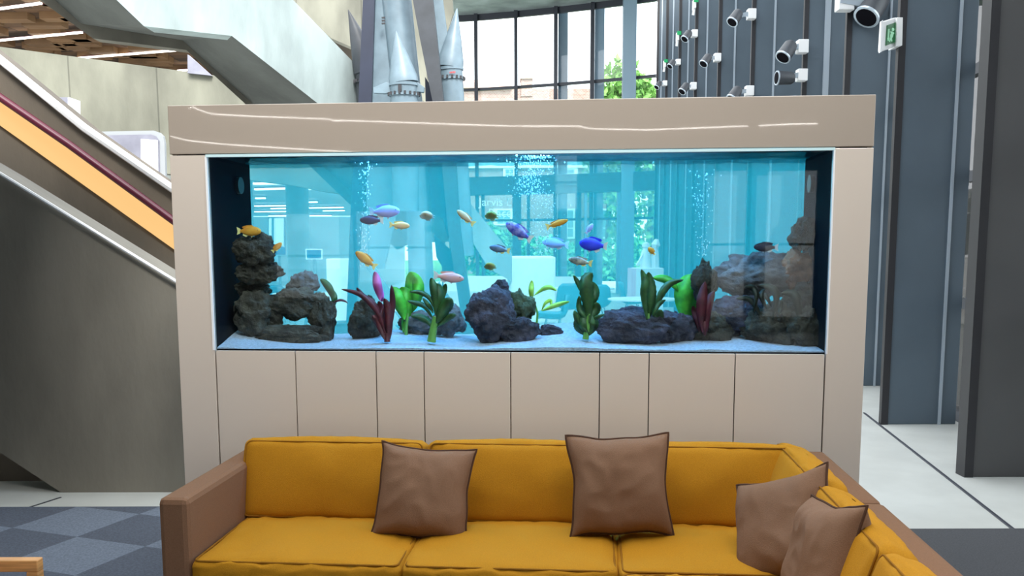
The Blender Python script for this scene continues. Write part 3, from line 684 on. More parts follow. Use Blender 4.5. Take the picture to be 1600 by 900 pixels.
RL, RR = LU(371.5, 400, wr)[0], LU(1275, 400, wr)[0]; RT = LU(820, 253, wr)[1]; RBt = ZB - .02
LB((UL, wr, ZB - .03), (RL, D, ZTOP)).build('rear_panel', 'tank_black', cab); LB((RR, wr, ZB - .03), (UR, D, ZTOP)).build('rear_panel', 'tank_black', cab)
M['mirror_band'] = mat('painted dark reflection', (.008, .06, .075), .5)  # dark teal paints the reflection under the water surface onto this panel
LB((RL, wr, RT), (RR, D, ZTOP)).build('rear_header', 'mirror_band', cab); LB((UL, wr, .009), (UR, D, ZB - .03)).build('rear_door', 'laminate', cab)
LB((WL - .004, -.004, ZJ - .012), (WR + .004, .012, ZJ + .0)).build('lit_gap_strip', 'hood_white', cab)  # pale strip stands for the lamp-lit gap above the water
LB((WL - .008, -.003, ZB), (WL + .001, .012, ZJ - .01)).build('edge_trim', 'trim_white', cab); LB((WR - .001, -.003, ZB), (WR + .006, .012, ZJ - .01)).build('edge_trim', 'trim_white', cab)

aq = thing('aquarium', L(0, .28, ZB), 'long glass aquarium with cyan water set in the taupe cabinet', 'aquarium')
LB((WL, .014, ZB), (WR, .024, ZJ - .005)).build('front_pane', 'tank_glass', aq)
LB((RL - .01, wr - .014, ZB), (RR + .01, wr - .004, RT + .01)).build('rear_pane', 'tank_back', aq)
LB((WL - .02, .026, ZB - .01), (WL - .002, wr - .016, ZJ)).build('end_panel', 'tank_black', aq); LB((WR + .002, .026, ZB - .01), (WR + .02, wr - .016, ZJ)).build('end_panel', 'tank_black', aq)
LB((WL, .026, ZB - .012), (WR, wr - .016, ZB + .002)).build('base', 'tank_black', aq)
for px, py, u0 in ((368, 290, WL), (1263, 287, WR)):
    w = .38; z = LU(px, py, w)[1]; s = 1 if u0 < 0 else -1
    a = L(u0 + s * .0, w, z); MB().tube([a, a + EU * s * .018], [.042, .042], 20, flat=1).build('intake', 'bolt', aq, smooth=True)
# water
WZ = LU(820, 242.5, .026)[1]
mb = LB((WL + .001, .0245, ZB + .003), (WR - .001, wr - .0150, WZ - .012))
tag(mb.build('water', 'water'), 'clear cyan water filling the aquarium', 'water', None, 'stuff')
m = bpy.data.materials.new('water surface'); m.use_nodes = True; nt = m.node_tree; nt.nodes.clear()
o = nt.nodes.new('ShaderNodeOutputMaterial'); t_ = nt.nodes.new('ShaderNodeBsdfTransparent'); t_.inputs[0].default_value = (.22, .62, .72, 1)
g = nt.nodes.new('ShaderNodeBsdfGlossy'); g.inputs['Roughness'].default_value = .08; g.inputs[0].default_value = (.5, .95, 1, 1)
x = nt.nodes.new('ShaderNodeMixShader'); x.inputs[0].default_value = .14; nt.links.new(t_.outputs[0], x.inputs[1]); nt.links.new(g.outputs[0], x.inputs[2]); nt.links.new(x.outputs[0], o.inputs[0])
M['water_top'] = m
mb = MB(); nx, ny = 220, 16; vs = []
for j in range(ny + 1):
    for i in range(nx + 1):
        u = WL + .002 + (WR - WL - .004) * i / nx; w = .026 + (wr - .042) * j / ny
        vs.append(L(u, w, WZ + .006 * noise.noise(Vector((u * 9, w * 9, 0))) + .003 * noise.noise(Vector((u * 30, w * 30, 5)))))
mb.add(vs, [(j * (nx + 1) + i, j * (nx + 1) + i + 1, (j + 1) * (nx + 1) + i + 1, (j + 1) * (nx + 1) + i) for j in range(ny) for i in range(nx)])
tag(mb.build('water_surface', 'water_top', smooth=True), 'rippled water surface just under the cabinet header', 'water', None, 'stuff')
# hood lamps
hl = thing('hood_lamp', L(0, .3, 2.1), 'long aquarium lamp hidden under the cabinet header', 'lamp')
M['hood_led'] = mat('hood led', (.75, .92, 1), .5, emit=2.0)
LB((-1.05, .10, 2.075), (1.12, .30, 2.10)).build('housing', 'hood_white', hl)
LB((-1.03, .12, 2.07), (1.10, .28, 2.074)).build('diffuser', 'hood_led', hl)
ld = bpy.data.lights.new('hood_light', 'AREA'); ld.shape = 'RECTANGLE'; ld.size = 1.85; ld.size_y = .16; ld.energy = 30; ld.color = (.40, .58, 1)
lo_ = bpy.data.objects.new('hood_light', ld); C.objects.link(lo_); lo_.location = L(.03, .20, 2.066) ; lo_.rotation_euler = (0, 0, -YAW)
# sand
def sand_z(u, w):
    t = w / wr
    front = 1.076 + .004 * math.sin(u * 2.1 + 1) + .003 * math.sin(u * 6.3)
    mound = .034 + .020 * math.sin(u * 3.4 + .8) + .016 * math.sin(u * 7.7)
    return front + mound * max(0, min(1, t * 1.6)) + .006 * noise.noise(Vector((u * 6, w * 6, 1))) + (.018 if abs(u) > 1.0 else .018 * abs(u)) * t
mb = MB(); nx, ny = 260, 40; vs = []
for j in range(ny + 1):
    for i in range(nx + 1):
        u = WL + .002 + (WR - WL - .004) * i / nx; w = .027 + (wr - .045) * j / ny
        vs.append(L(u, w, sand_z(u, w) + .0015 * noise.noise(Vector((u * 60, w * 60, 3)))))
nn = len(vs); vs += [L(WL + .002 + (WR - WL - .004) * i / nx, .027, ZB + .004) for i in range(nx + 1)]
mb.add(vs, [(j * (nx + 1) + i, j * (nx + 1) + i + 1, (j + 1) * (nx + 1) + i + 1, (j + 1) * (nx + 1) + i) for j in range(ny) for i in range(nx)] + [(i, i + 1, nn + i + 1, nn + i) for i in range(nx)])
tag(mb.build('sand', 'sand', smooth=True), 'pale lavender sand bed along the bottom of the aquarium', 'sand', None, 'stuff')

# ------------------------------------------------------------------ rocks
M['rock_brown'] = mat('brown grey lava rock', (.050, .043, .032), .9, var=.55, vscale=14, bump=.9, bscale=38, detail=8)
M['rock_purple'] = mat('purple grey lava rock', (.050, .044, .066), .9, var=.6, vscale=12, bump=.9, bscale=38, detail=8)
M['rock_green'] = mat('algae green rock', (.055, .075, .04), .9, var=.5, vscale=16, bump=.8, bscale=38, detail=8)
M['rock_grey'] = mat('mid grey rock', (.12, .12, .13), .9, var=.4, vscale=14, bump=.7, bscale=30, detail=8)
M['rock_rust'] = mat('rusty brown rock', (.26, .12, .07), .9, var=.5, vscale=12, bump=.7, bscale=30, detail=8)
def rock(px, py, w, wpx, hpx, m, lab, seed, dep=.75, rot=0, pts=None, rough=1.0):
    """lava rock centred on a pixel at local depth w; sizes in photo pixels at that depth"""
    c = PW(px, py, w); k = (c - CAM).dot(FW) / F; rx, rz = wpx / 2 * k, hpx / 2 * k; ry = min(rx, rz) * dep
    ry = min(ry, w - .035, wr - .03 - w)
    bm = bmesh.new(); bmesh.ops.create_icosphere(bm, subdivisions=5, radius=1)
    sv = Vector((seed * 3.7, seed * 1.3, seed * 2.1)); out = []
    for v in bm.verts:
        n = v.co.normalized(); 
        big = noise.noise(n * 1.1 + sv) * .34 * rough + noise.noise(n * 2.6 + sv) * .22 * rough
        rid = (abs(noise.noise(n * 4.5 + sv)) - .25) * .20 * rough + (abs(noise.noise(n * 10 + sv)) - .2) * .09 + noise.noise(n * 22 + sv) * .03
        v.co = n * (1 + big + rid)
    lo = [min(v.co[i] for v in bm.verts) for i in range(3)]; hi = [max(v.co[i] for v in bm.verts) for i in range(3)]
    ca, sa = math.cos(rot), math.sin(rot); vs = []
    for v in bm.verts:
        q = [(v.co[i] - (lo[i] + hi[i]) / 2) / ((hi[i] - lo[i]) / 2) for i in range(3)]
        vs.append(c + EU * (q[0] * rx) + EW * (q[1] * ry) + Vector((0, 0, q[2] * rz)))
    fs = [tuple(v.index for v in f.verts) for f in bm.faces]; bm.free()
    o = MB().add(vs, fs).build('rock', m, smooth=True, angle=70); tag(o, lab, 'rock', 'lava rocks in the aquarium'); return o
R_ = [
 (398, 390, .20, 72, 56, 'rock_brown', 'brown rock at the top of the left stack, orange fish above it', 1),
 (408, 424, .24, 80, 52, 'rock_brown', 'brown rock overhanging in the middle of the left stack', 2),
 (396, 450, .28, 60, 34, 'rock_brown', 'small brown rock joining the left stack to the low rocks', 22),
 (403, 490, .26, 84, 74, 'rock_brown', 'big brown rock low in the left stack beside the tank end', 3),
 (462, 475, .28, 104, 54, 'rock_brown', 'long brown rock bridging over the small bright gap', 4),
 (503, 496, .28, 48, 80, 'rock_brown', 'upright brown rock at the right end of the left group', 5),
 (450, 524, .22, 132, 36, 'rock_brown', 'flat brown rock on the sand under the bright gap', 6),
 (473, 443, .38, 56, 44, 'rock_grey', 'pale mauve grey rock behind the long bridging rock', 7),
 (572, 498, .30, 58, 76, 'rock_brown', 'dark upright rock behind the red plant', 8),
 (652, 506, .40, 66, 44, 'rock_grey', 'low rounded grey rock behind the left leafy plant', 9),
 (702, 502, .38, 54, 56, 'rock_grey', 'grey rock with a pointed right end beside the big purple rock', 10),
 (768, 494, .20, 84, 100, 'rock_purple', 'biggest dark purple rock, pyramid shaped, in the middle', 11),
 (782, 455, .26, 34, 38, 'rock_purple', 'pointed purple rock tip rising above the pyramid rock', 12),
 (817, 480, .30, 42, 62, 'rock_green', 'mossy green rock with dark holes right of the pyramid rock', 13),
 (808, 518, .19, 78, 48, 'rock_purple', 'purple grey boulder leaning on the pyramid rock', 14),
 (861, 518, .24, 40, 24, 'rock_purple', 'small purple rock on the open sand left of the tall plant', 15),
 (988, 514, .18, 118, 62, 'rock_purple', 'wide dark purple boulder right of the tall green plant', 16),
 (985, 494, .28, 90, 34, 'rock_purple', 'ridge of purple rock behind the wide boulder', 17),
 (1056, 514, .24, 74, 60, 'rock_purple', 'rounded dark rock right of the wide boulder', 18),
 (1100, 440, .34, 44, 76, 'rock_brown', 'dark upright rock behind the right bright green leaves', 19),
 (1150, 494, .32, 120, 66, 'rock_purple', 'purple grey rock lying behind the wire basket reflections', 20),
 (1206, 506, .26, 100, 76, 'rock_brown', 'dark brown rock under the bent dark leaves', 21),
 (1258, 514, .22, 64, 76, 'rock_brown', 'dark rock in the right tank corner', 23),
 (1252, 366, .34, 44, 56, 'rock_brown', 'brown rock at the top of the right corner stack', 24),
 (1246, 420, .38, 56, 66, 'rock_rust', 'rusty orange rock in the middle of the right corner stack', 25),
 (1182, 430, .42, 158, 78, 'rock_grey', 'pale mauve ledge rock reaching left from the right corner stack', 26),
 (1250, 470, .38, 60, 76, 'rock_brown', 'dark rock below the rusty one in the right corner stack', 27),
 (1112, 514, .28, 74, 60, 'rock_brown', 'low brown rock behind the dark red plant on the right', 28),
]
for r in R_: rock(*r)

# ------------------------------------------------------------------ plants
M['p_green'] = mat('dark green leaf', (.025, .085, .018), .5, var=.35, vscale=30)
M['p_bright'] = mat('bright green leaf', (.08, .42, .03), .5, var=.35, vscale=20)
M['p_lime'] = mat('yellow green leaf', (.38, .62, .08), .5, var=.3, vscale=20)
M['p_red'] = mat('dark red leaf', (.085, .005, .012), .5, var=.35, vscale=20)
M['p_pink'] = mat('pink leaf', (.55, .10, .38), .5, var=.2, vscale=20)
M['p_dark'] = mat('blackish green leaf', (.014, .018, .010), .5, var=.3, vscale=20)
M['p_stem'] = mat('pale green stem', (.14, .34, .06), .5)
def leaf(mb, pts, wpx, w, serr=.10, tw=.0, n=22, peak=.55):
    P3 = [PW(x, y, w + (pts[0][2] if len(pts[0]) > 2 else 0) + (dz[2] if len(dz := (x, y, 0)) > 3 else 0)) for x, y in [(p[0], p[1]) for p in pts]]
    dep = [(p[2] if len(p) > 2 else 0) for p in pts]
    k = (P3[0] - CAM).dot(FW) / F
    def cr(a, t):
        m = len(a) - 1; s = t * m; i = min(int(s), m - 1); f = s - i
        p0, p1, p2, p3 = a[max(i - 1, 0)], a[i], a[i + 1], a[min(i + 2, m)]
        return .5 * ((2 * p1) + (p2 - p0) * f + (2 * p0 - 5 * p1 + 4 * p2 - p3) * f * f + (3 * p1 - p0 - 3 * p2 + p3) * f ** 3)
    vs = []; N = n
    for i in range(N + 1):
        t = i / N; c = cr(P3, t); c2 = cr(P3, min(1, t + .02)) ; c1 = cr(P3, max(0, t - .02)); tg = (c2 - c1).normalized()
        side = tg.cross(EW).normalized(); prof = (math.sin(PI * min(1, t ** (math.log(.5) / math.log(peak)))) ** .75) if 0 < t < 1 else 0
        hw = max(.10, prof) * wpx * k / 2 * (1 if t < .97 else .35)
        if serr and i % 2: hw *= 1 - serr
        wave = .006 * math.sin(t * 9 + tw)
        cc = c + EW * wave
        vs += [cc - side * hw + EW * hw * (.5 + tw * .2), cc, cc + side * hw + EW * hw * .5]
    fs = []
    for i in range(N): fs += [(3 * i, 3 * i + 1, 3 * i + 4, 3 * i + 3), (3 * i + 1, 3 * i + 2, 3 * i + 5, 3 * i + 4)]
    mb.add(vs, fs)
def plant(name, lab, w, m, leaves, stem=None, smat='p_stem', stem_r=4, serr=.12, group='aquarium plants'):
    base = leaves[0][0][0] if not stem else stem[0]
    b = PW(base[0], base[1], w); t = thing(name, b, lab, 'aquarium plant', group)
    mb = MB()
    for i, (pts, wp) in enumerate(leaves): leaf(mb, pts, wp, w + .008 * ((i * 7) % 5 - 2), serr, i * .7)
    o = mb.build('leaves', m, t, smooth=True, angle=180); sl = o.modifiers.new('thick', 'SOLIDIFY'); sl.thickness = .0018
    if stem:
        k = (b - CAM).dot(FW) / F
        MB().tube([PW(x, y, w) for x, y in stem], [stem_r * k * (1 - .5 * i / len(stem)) for i in range(len(stem))], 8).build('stem', smat, t, smooth=True)
    return t
plant('leafy_plant', 'serrated dark green plant left of the pyramid rock', .12, 'p_green',
  [([(680, 492), (678, 455), (673, 434)], 13), ([(682, 495), (684, 462), (681, 442)], 20), ([(684, 490), (690, 462), (697, 443)], 11), ([(680, 487), (671, 466), (655, 457), (640, 456)], 8),
   ([(678, 500), (664, 480), (650, 474), (637, 470)], 9), ([(682, 505), (695, 480), (706, 466)], 21), ([(682, 512), (700, 497), (712, 491)], 10), ([(678, 515), (668, 503), (655, 496), (642, 494)], 12), ([(677, 490), (670, 478), (660, 466)], 7), ([(683, 510), (690, 500), (700, 484)], 9)],
  [(674, 534), (677, 515), (681, 495)], stem_r=7)
plant('leafy_plant', 'tall narrow dark green plant standing alone on the open sand', .12, 'p_green',
  [([(921, 505), (918, 470), (916, 440), (926, 427)], 24), ([(919, 470), (909, 452), (896, 430)], 9), ([(922, 480), (928, 460), (925, 440)], 18), ([(920, 500), (906, 485), (905, 462)], 10), ([(921, 502), (930, 485), (932, 472)], 18),
   ([(919, 520), (905, 503), (897, 485)], 12), ([(921, 520), (928, 500), (945, 491)], 8), ([(917, 524), (905, 512), (900, 498)], 16), ([(921, 524), (926, 508), (924, 492)], 20), ([(919, 505), (910, 490), (908, 476)], 14), ([(920, 522), (914, 505), (918, 490)], 22)],
  [(915, 530), (917, 515), (920, 490)], stem_r=5)
plant('leafy_plant', 'three long dark green blades growing behind the wide boulder', .16, 'p_green',
  [([(1011, 500), (1006, 462), (1008, 440), (1002, 421)], 13), ([(1013, 500), (1017, 460), (1013, 425)], 19), ([(1019, 500), (1028, 470), (1045, 445), (1068, 437)], 13), ([(1020, 495), (1028, 478), (1040, 468)], 8), ([(1019, 508), (1026, 498), (1034, 484)], 22)],
  [(1014, 512), (1013, 500), (1012, 490)], stem_r=4)
plant('broad_leaf_plant', 'bright green broad leaves right of the red plant', .36, 'p_bright',
  [([(632, 500), (622, 470), (612, 448)], 22), ([(636, 500), (632, 468), (628, 448)], 26), ([(640, 490), (646, 455), (642, 424)], 30), ([(645, 480), (652, 450), (648, 432)], 18), ([(630, 520), (634, 495), (640, 475)], 14)],
  [(634, 532), (635, 510), (637, 490)], serr=0, stem_r=3)
plant('broad_leaf_plant', 'bright green rounded leaves behind the long dark blades', .40, 'p_bright',
  [([(1070, 500), (1074, 460), (1082, 428)], 40), ([(1066, 500), (1068, 478), (1066, 462)], 12), ([(1078, 502), (1080, 480), (1078, 464)], 12), ([(1060, 455), (1044, 438), (1020, 434)], 13), ([(1084, 500), (1088, 470), (1092, 450)], 14)],
  [(1072, 510), (1072, 500)], serr=0, stem_r=3)
plant('curly_plant', 'yellow green curled leaves right of the mossy rock', .36, 'p_lime',
  [([(831, 470), (830, 455), (831, 438)], 8), ([(834, 462), (848, 452), (858, 449), (870, 454)], 8), ([(846, 486), (852, 474), (860, 470), (861, 478)], 6), ([(846, 486), (866, 478), (890, 471)], 8)],
  [(838, 512), (840, 490), (834, 468)], serr=0, stem_r=2)
plant('red_plant', 'dark red strap leaved plant in front of the upright dark rock', .12, 'p_red',
  [([(604, 532), (590, 490), (565, 462), (533, 452)], 9), ([(600, 530), (588, 480), (566, 462), (557, 449)], 8), ([(603, 532), (596, 495), (592, 470)], 14), ([(607, 532), (606, 490), (601, 466)], 13), ([(608, 530), (612, 480), (612, 445)], 9),
   ([(602, 532), (590, 505), (582, 492)], 12), ([(610, 530), (607, 500), (604, 478)], 10), ([(545, 474), (532, 469), (520, 473)], 4), ([(600, 525), (594, 500), (598, 480)], 8)],
  [(605, 534), (604, 520)], 'p_red', serr=0, stem_r=5)
plant('pink_leaf', 'single tall pink leaf rising above the red plant', .15, 'p_pink', [([(594, 470), (590, 448), (585, 424)], 14), ([(596, 472), (596, 462), (592, 446)], 8)], serr=0)
plant('red_plant', 'dark red plant in front of the right upright rock', .20, 'p_red', [([(1098, 520), (1096, 480), (1102, 440)], 16), ([(1104, 520), (1106, 480), (1116, 455)], 14), ([(1094, 520), (1088, 495), (1082, 478)], 10), ([(1102, 525), (1100, 500), (1095, 470)], 18)], serr=0)
plant('dark_plant', 'bent blackish leaves growing over the right brown rock', .20, 'p_dark', [([(1208, 500), (1214, 465), (1205, 450), (1186, 446)], 13), ([(1200, 485), (1190, 463), (1196, 452)], 9), ([(1206, 480), (1196, 462), (1184, 459)], 8), ([(1178, 490), (1182, 462), (1176, 450), (1163, 448)], 10), ([(1190, 500), (1175, 470), (1150, 466)], 10), ([(1215, 495), (1222, 480), (1221, 468)], 9)], serr=0.08)
plant('dark_plant', 'hooked blackish leaf nearest the right tank end', .22, 'p_dark', [([(1250, 515), (1248, 478), (1240, 460), (1221, 458)], 15), ([(1252, 510), (1252, 492), (1245, 470)], 9)], serr=0.08)
plant('dark_plant', 'small dark leaf tuft at the end of the long bridging rock', .40, 'p_green', [([(520, 470), (514, 450), (500, 436)], 12), ([(520, 480), (522, 465), (515, 452)], 10)], serr=0)

# ------------------------------------------------------------------ fish
def fishmat(name, c, c2, sc_=18): return mat(name, c, .5, col2=c2, vscale=sc_, spec=.3)
M['f_orange'] = fishmat('orange fish', (.62, .22, .02), (.75, .38, .05)); M['f_yellow'] = fishmat('yellow pink fish', (.80, .60, .15), (.85, .55, .35)); M['f_lav'] = fishmat('lavender fish', (.42, .38, .90), (.55, .50, .95))
M['f_navy'] = fishmat('navy fish', (.008, .008, .05), (.02, .02, .14)); M['f_tan'] = fishmat('tan fish', (.62, .42, .22), (.72, .55, .40)); M['f_green'] = fishmat('olive fish', (.20, .20, .05), (.35, .30, .08))
M['f_blue'] = fishmat('mottled blue fish', (.05, .06, .50), (.35, .35, .75), 45); M['f_grey'] = fishmat('blue grey fish', (.08, .14, .24), (.16, .24, .36), 40); M['f_pink'] = fishmat('pink fish', (.85, .42, .38), (.70, .45, .55), 20)
M['f_deep'] = fishmat('royal blue fish', (.02, .03, .75), (.05, .08, .95)); M['f_pale'] = fishmat('pale violet fish', (.38, .45, .80), (.45, .55, .85)); M['f_spot'] = fishmat('spotted grey fish', (.10, .13, .16), (.50, .50, .42), 40)
M['f_black'] = fishmat('dark brown fish', (.03, .025, .04), (.05, .04, .06)); M['t_yellow'] = mat('pale yellow fin', (.85, .75, .30), .5); M['t_pale'] = mat('pale fin', (.65, .72, .80), .5)
def fish(px, py, w, Lpx, ang, m, tail, lab, fat=.17, turn=0.0):
    """ang: image-plane heading of the head in degrees (0 = right, 90 = up); turn: how far it faces towards or away"""
    c = PW(px, py, w); k = (c - CAM).dot(FW) / F; Ls = Lpx * k / max(.35, math.cos(turn))
    a = math.radians(ang); hx = (EU * math.cos(a) + Vector((0, 0, 1)) * math.sin(a)) * math.cos(turn) + EW * -math.sin(turn); hx.normalize()
    up0 = Vector((0, 0, 1)) if abs(math.cos(a)) > .25 else -EU; sd_ = hx.cross(up0).normalized(); up = sd_.cross(hx).normalized()
    t = thing('fish', c, lab, 'fish', 'cichlids in the aquarium')
    fat = fat * 1.18
    prof = [(.50, .010), (.485, .045), (.45, .075), (.38, .115), (.28, .150), (.15, .170), (.02, .168), (-.10, .145), (-.22, .105), (-.31, .065), (-.37, .048), (-.40, .055)]
    vs = []; n = 14
    for x, h in prof:
        h *= fat / .17 * 1.0; wd = h * .55 if x < .3 else h * .6
        for j in range(n):
            th = 2 * PI * j / n; vs.append(c + hx * (x * Ls) + up * (math.sin(th) * h * Ls - (.012 * Ls if math.sin(th) < 0 else 0)) + sd_ * (math.cos(th) * wd * Ls))
    q = len(prof); fs = [(i * n + j, i * n + (j + 1) % n, (i + 1) * n + (j + 1) % n, (i + 1) * n + j) for i in range(q - 1) for j in range(n)] + [tuple(range(n)), tuple(range((q - 1) * n, q * n))[::-1]]
    MB().add(vs, fs).build('body', m, t, smooth=True)
    def fin(pts, name, mm, th=.012):
        A = [c + hx * (x * Ls) + up * (y * Ls) + sd_ * (z * Ls) for x, y, z in pts]
        MB().prism([p - sd_ * th * Ls / 2 for p in A], sd_ * th * Ls).build(name, mm, t)
    fin([(-.36, .045, 0), (-.44, .12, 0), (-.56, .17, 0), (-.53, .05, 0), (-.525, -.04, 0), (-.56, -.16, 0), (-.44, -.11, 0), (-.36, -.045, 0)], 'tail_fin', tail)
    f_ = fat / .17
    fin([(.22, .145 * f_, 0), (.10, .21 * f_, 0), (-.10, .20 * f_, 0), (-.28, .17 * f_, 0), (-.33, .13 * f_, 0), (-.24, .085 * f_, 0), (0, .14 * f_, 0)], 'dorsal_fin', m)
    fin([(-.05, -.14 * f_, 0), (-.16, -.21 * f_, 0), (-.30, -.15 * f_, 0), (-.27, -.07 * f_, 0)], 'anal_fin', tail)
    fin([(.16, -.14 * f_, 0), (.08, -.24 * f_, 0), (.03, -.15 * f_, 0)], 'pelvic_fin', tail)
    for s in (-1, 1):
        e = c + hx * (.375 * Ls) + up * (.035 * Ls) + sd_ * (s * .062 * Ls * f_); MB().sphere(e, .020 * Ls, 8).build('eye', 'bolt', t, smooth=True)
FI = [
 (390, 361, .15, 37, 0, 'f_orange', 't_yellow', 'orange fish above the top of the left rock stack'), (433, 386, .14, 20, 42, 'f_orange', 't_yellow', 'small orange fish just right of the left rock stack', .17),
 (571, 405, .12, 38, 142, 'f_orange', 't_yellow', 'orange fish with pale yellow tail swimming up left above the red plant', .15), (602, 330, .25, 46, 2, 'f_lav', 't_pale', 'lavender fish, uppermost of the left trio', .17),
 (580, 344, .12, 36, 178, 'f_navy', 't_pale', 'dark navy fish under the lavender one', .15), (625, 352, .12, 31, -3, 'f_yellow', 't_yellow', 'yellow pink fish right of the navy one', .15),
 (667, 338, .25, 12, 90, 'f_tan', 't_pale', 'tiny tan fish seen head-on beside the rocket body', .3, 1.1), (727, 339, .2, 33, 140, 'f_tan', 't_yellow', 'slim tan fish swimming up left before the pale stair', .13),
 (768, 338, .3, 12, 95, 'f_green', 't_yellow', 'tiny olive fish at the brick house window', .28, 1.1), (810, 361, .14, 46, 146, 'f_blue', 't_pale', 'mottled blue fish swimming up left, nearest the bubble curtain', .16),
 (780, 389, .18, 31, 168, 'f_grey', 't_yellow', 'blue grey striped fish over the white stair foot', .15), (766, 417, .25, 11, 100, 'f_green', 't_yellow', 'tiny brown fish low before the white block', .28, 1.1),
 (702, 433, .12, 46, -6, 'f_pink', 't_pale', 'pink fish right above the left leafy plant', .14), (871, 349, .16, 34, 18, 'f_orange', 't_yellow', 'orange fish rising to the right in the bubbles', .11),
 (921, 357, .2, 18, 55, 'f_pale', 't_pale', 'small pinkish fish above the royal blue one', .18), (867, 380, .42, 40, 172, 'f_pale', 't_pale', 'faint pale violet fish at the back under the rising orange one', .16),
 (926, 382, .13, 42, 172, 'f_deep', 't_pale', 'royal blue fish, brightest in the tank', .20), (906, 408, .15, 36, 168, 'f_spot', 't_yellow', 'spotted grey fish below the royal blue one', .14),
 (1018, 392, .22, 15, 130, 'f_orange', 't_yellow', 'small orange fish before the white sculptures', .22), (1196, 386, .3, 36, 178, 'f_black', 't_pale', 'dark fish resting on the pale ledge rock at the right', .16)]
for f in FI: fish(*f)

# ------------------------------------------------------------------ bubbles
M['bubble'] = mat('air bubble', (.9, .97, 1), .35)
bt = M['bubble'].node_tree.nodes['Principled BSDF']; bt.inputs['Alpha'].default_value = .45
def bubbles(px, y0, y1, sp, n, r0, r1, lab, seed, w=.3):
    rr = random.Random(seed); mb = MB()
    for _ in range(n):
        y = rr.uniform(y0, y1); x = px + rr.gauss(0, sp) * (1.2 - .5 * (y - y0) / (y1 - y0)); c = PW(x, y, w + rr.uniform(-.06, .06)); r = rr.uniform(r0, r1)
        mb.sphere(c, r, 6, sz=rr.uniform(1, 1.9))
    tag(mb.build('bubbles', 'bubble', smooth=True), lab, 'bubbles', None, 'stuff')
bubbles(570, 250, 418, 5.5, 170, .0012, .0036, 'column of air bubbles rising beside the lavender fish', 1)
bubbles(828, 248, 305, 17, 330, .0010, .0030, 'dense cloud of bubbles under the header in the middle of the tank', 2)
bubbles(848, 300, 400, 15, 240, .0008, .0026, 'thin bubble curtain hanging below the dense bubble cloud', 3)
bubbles(1096, 265, 400, 9, 150, .0010, .0032, 'faint bubble column before the cladding blades', 4)
bubbles(838, 243, 247, 14, 90, .0014, .0034, 'froth where the bubbles break the water surface', 5)

# ------------------------------------------------------------------ thin hanging light line that mirrors in the header panel
for pts, lab in (([(296, 170), (300, 166), (312, 172), (330, 178), (400, 182), (515, 186), (522, 189), (535, 188), (650, 192), (800, 197), (905, 197), (920, 201), (1010, 203), (1110, 199), (1168, 197)], 'long thin glowing cable light fixed to the wall behind the viewer'),
                 ([(1186, 196.5), (1230, 194), (1278, 193)], 'short end of the glowing cable light behind the viewer'),
                 ([(267, 213), (290, 219), (345, 225), (450, 232), (560, 238)], 'second thin glowing cable light behind the viewer')):
    pp = [mirror_y(x, y, -8.97) for x, y in pts]
    o = MB().tube(pp, .0075, 6).build('cable_light', 'led_line', smooth=True); tag(o, lab, 'light', 'cable lights behind the viewer')

# ------------------------------------------------------------------ sectional sofa
def cushion_mesh(c, ax, ay, az, hx, hy, hz, r=.05, bulge=.03, wr_=.004, seed=0, N=26, zb=1.0):
    """soft rounded box: half sizes hx, hy, hz along the unit axes; az is the plump direction"""
    mb = MB(); idx = {}; vs = []; fs = []
    def pt(i, j, k):
        key = (i, j, k)
        if key in idx: return idx[key]
        p = Vector((-1 + 2 * i / N, -1 + 2 * j / N, -1 + 2 * k / N))
        q = Vector((p.x * hx, p.y * hy, p.z * hz)); inner = Vector((max(-hx + r, min(hx - r, q.x)), max(-hy + r, min(hy - r, q.y)), max(-hz + r, min(hz - r, q.z))))
        d = q - inner; d = d.normalized() * r if d.length > 1e-6 else d; q = inner + d
        b = (1 - p.x ** 2) * (1 - p.y ** 2); q.z += math.copysign(bulge, p.z) * b * abs(p.z) * (zb if p.z < 0 else 1)
        q.x += math.copysign(bulge * .5, p.x) * (1 - p.y ** 2) * (1 - p.z ** 2) * abs(p.x) ** 3
        q.y += math.copysign(bulge * .5, p.y) * (1 - p.x ** 2) * (1 - p.z ** 2) * abs(p.y) ** 3
        edge = max(abs(p.x), abs(p.y)); s = Vector((seed * 5.1, seed * 2.2, 0))
        wv = noise.noise(Vector((p.x * hx * 22, p.y * hy * 4, p.z)) + s) * edge ** 3 + .8 * noise.noise(Vector((p.x * hx * 7, p.y * hy * 7, p.z * 2)) + s)
        q.z += wv * wr_ * 2.6 * (1 if p.z > 0 else -1); q.y += noise.noise(Vector((p.x * hx * 18, p.z * 3, 9)) + s) * wr_
        vs.append(c + ax * q.x + ay * q.y + az * q.z); idx[key] = len(vs) - 1; return idx[key]
    for a in range(N):
        for b in range(N):
            for k in (0, N):
                fs.append((pt(a, b, k), pt(a + 1, b, k), pt(a + 1, b + 1, k), pt(a, b + 1, k)))
                fs.append((pt(a, k, b), pt(a + 1, k, b), pt(a + 1, k, b + 1), pt(a, k, b + 1)))
                fs.append((pt(k, a, b), pt(k, a + 1, b), pt(k, a + 1, b + 1), pt(k, a, b + 1)))
    return mb.add(vs, fs)
def seam_loop(c, ax, ay, az, hx, hy, hz, r, t=.004, inset=.012):
    pts = []; X, Y = hx - inset, hy - inset; R = r * .8
    for cx, cy, a0 in ((X - R, Y - R, 0), (-X + R, Y - R, 90), (-X + R, -Y + R, 180), (X - R, -Y + R, 270)):
        for k in range(5): a = math.radians(a0 + k * 22.5); pts.append(c + ax * (cx + R * math.cos(a)) + ay * (cy + R * math.sin(a)) + az * (hz - inset * .35))
    pts.append(pts[0]); return MB().tube(pts, t, 6, cap=False)
UZ = Vector((0, 0, 1))
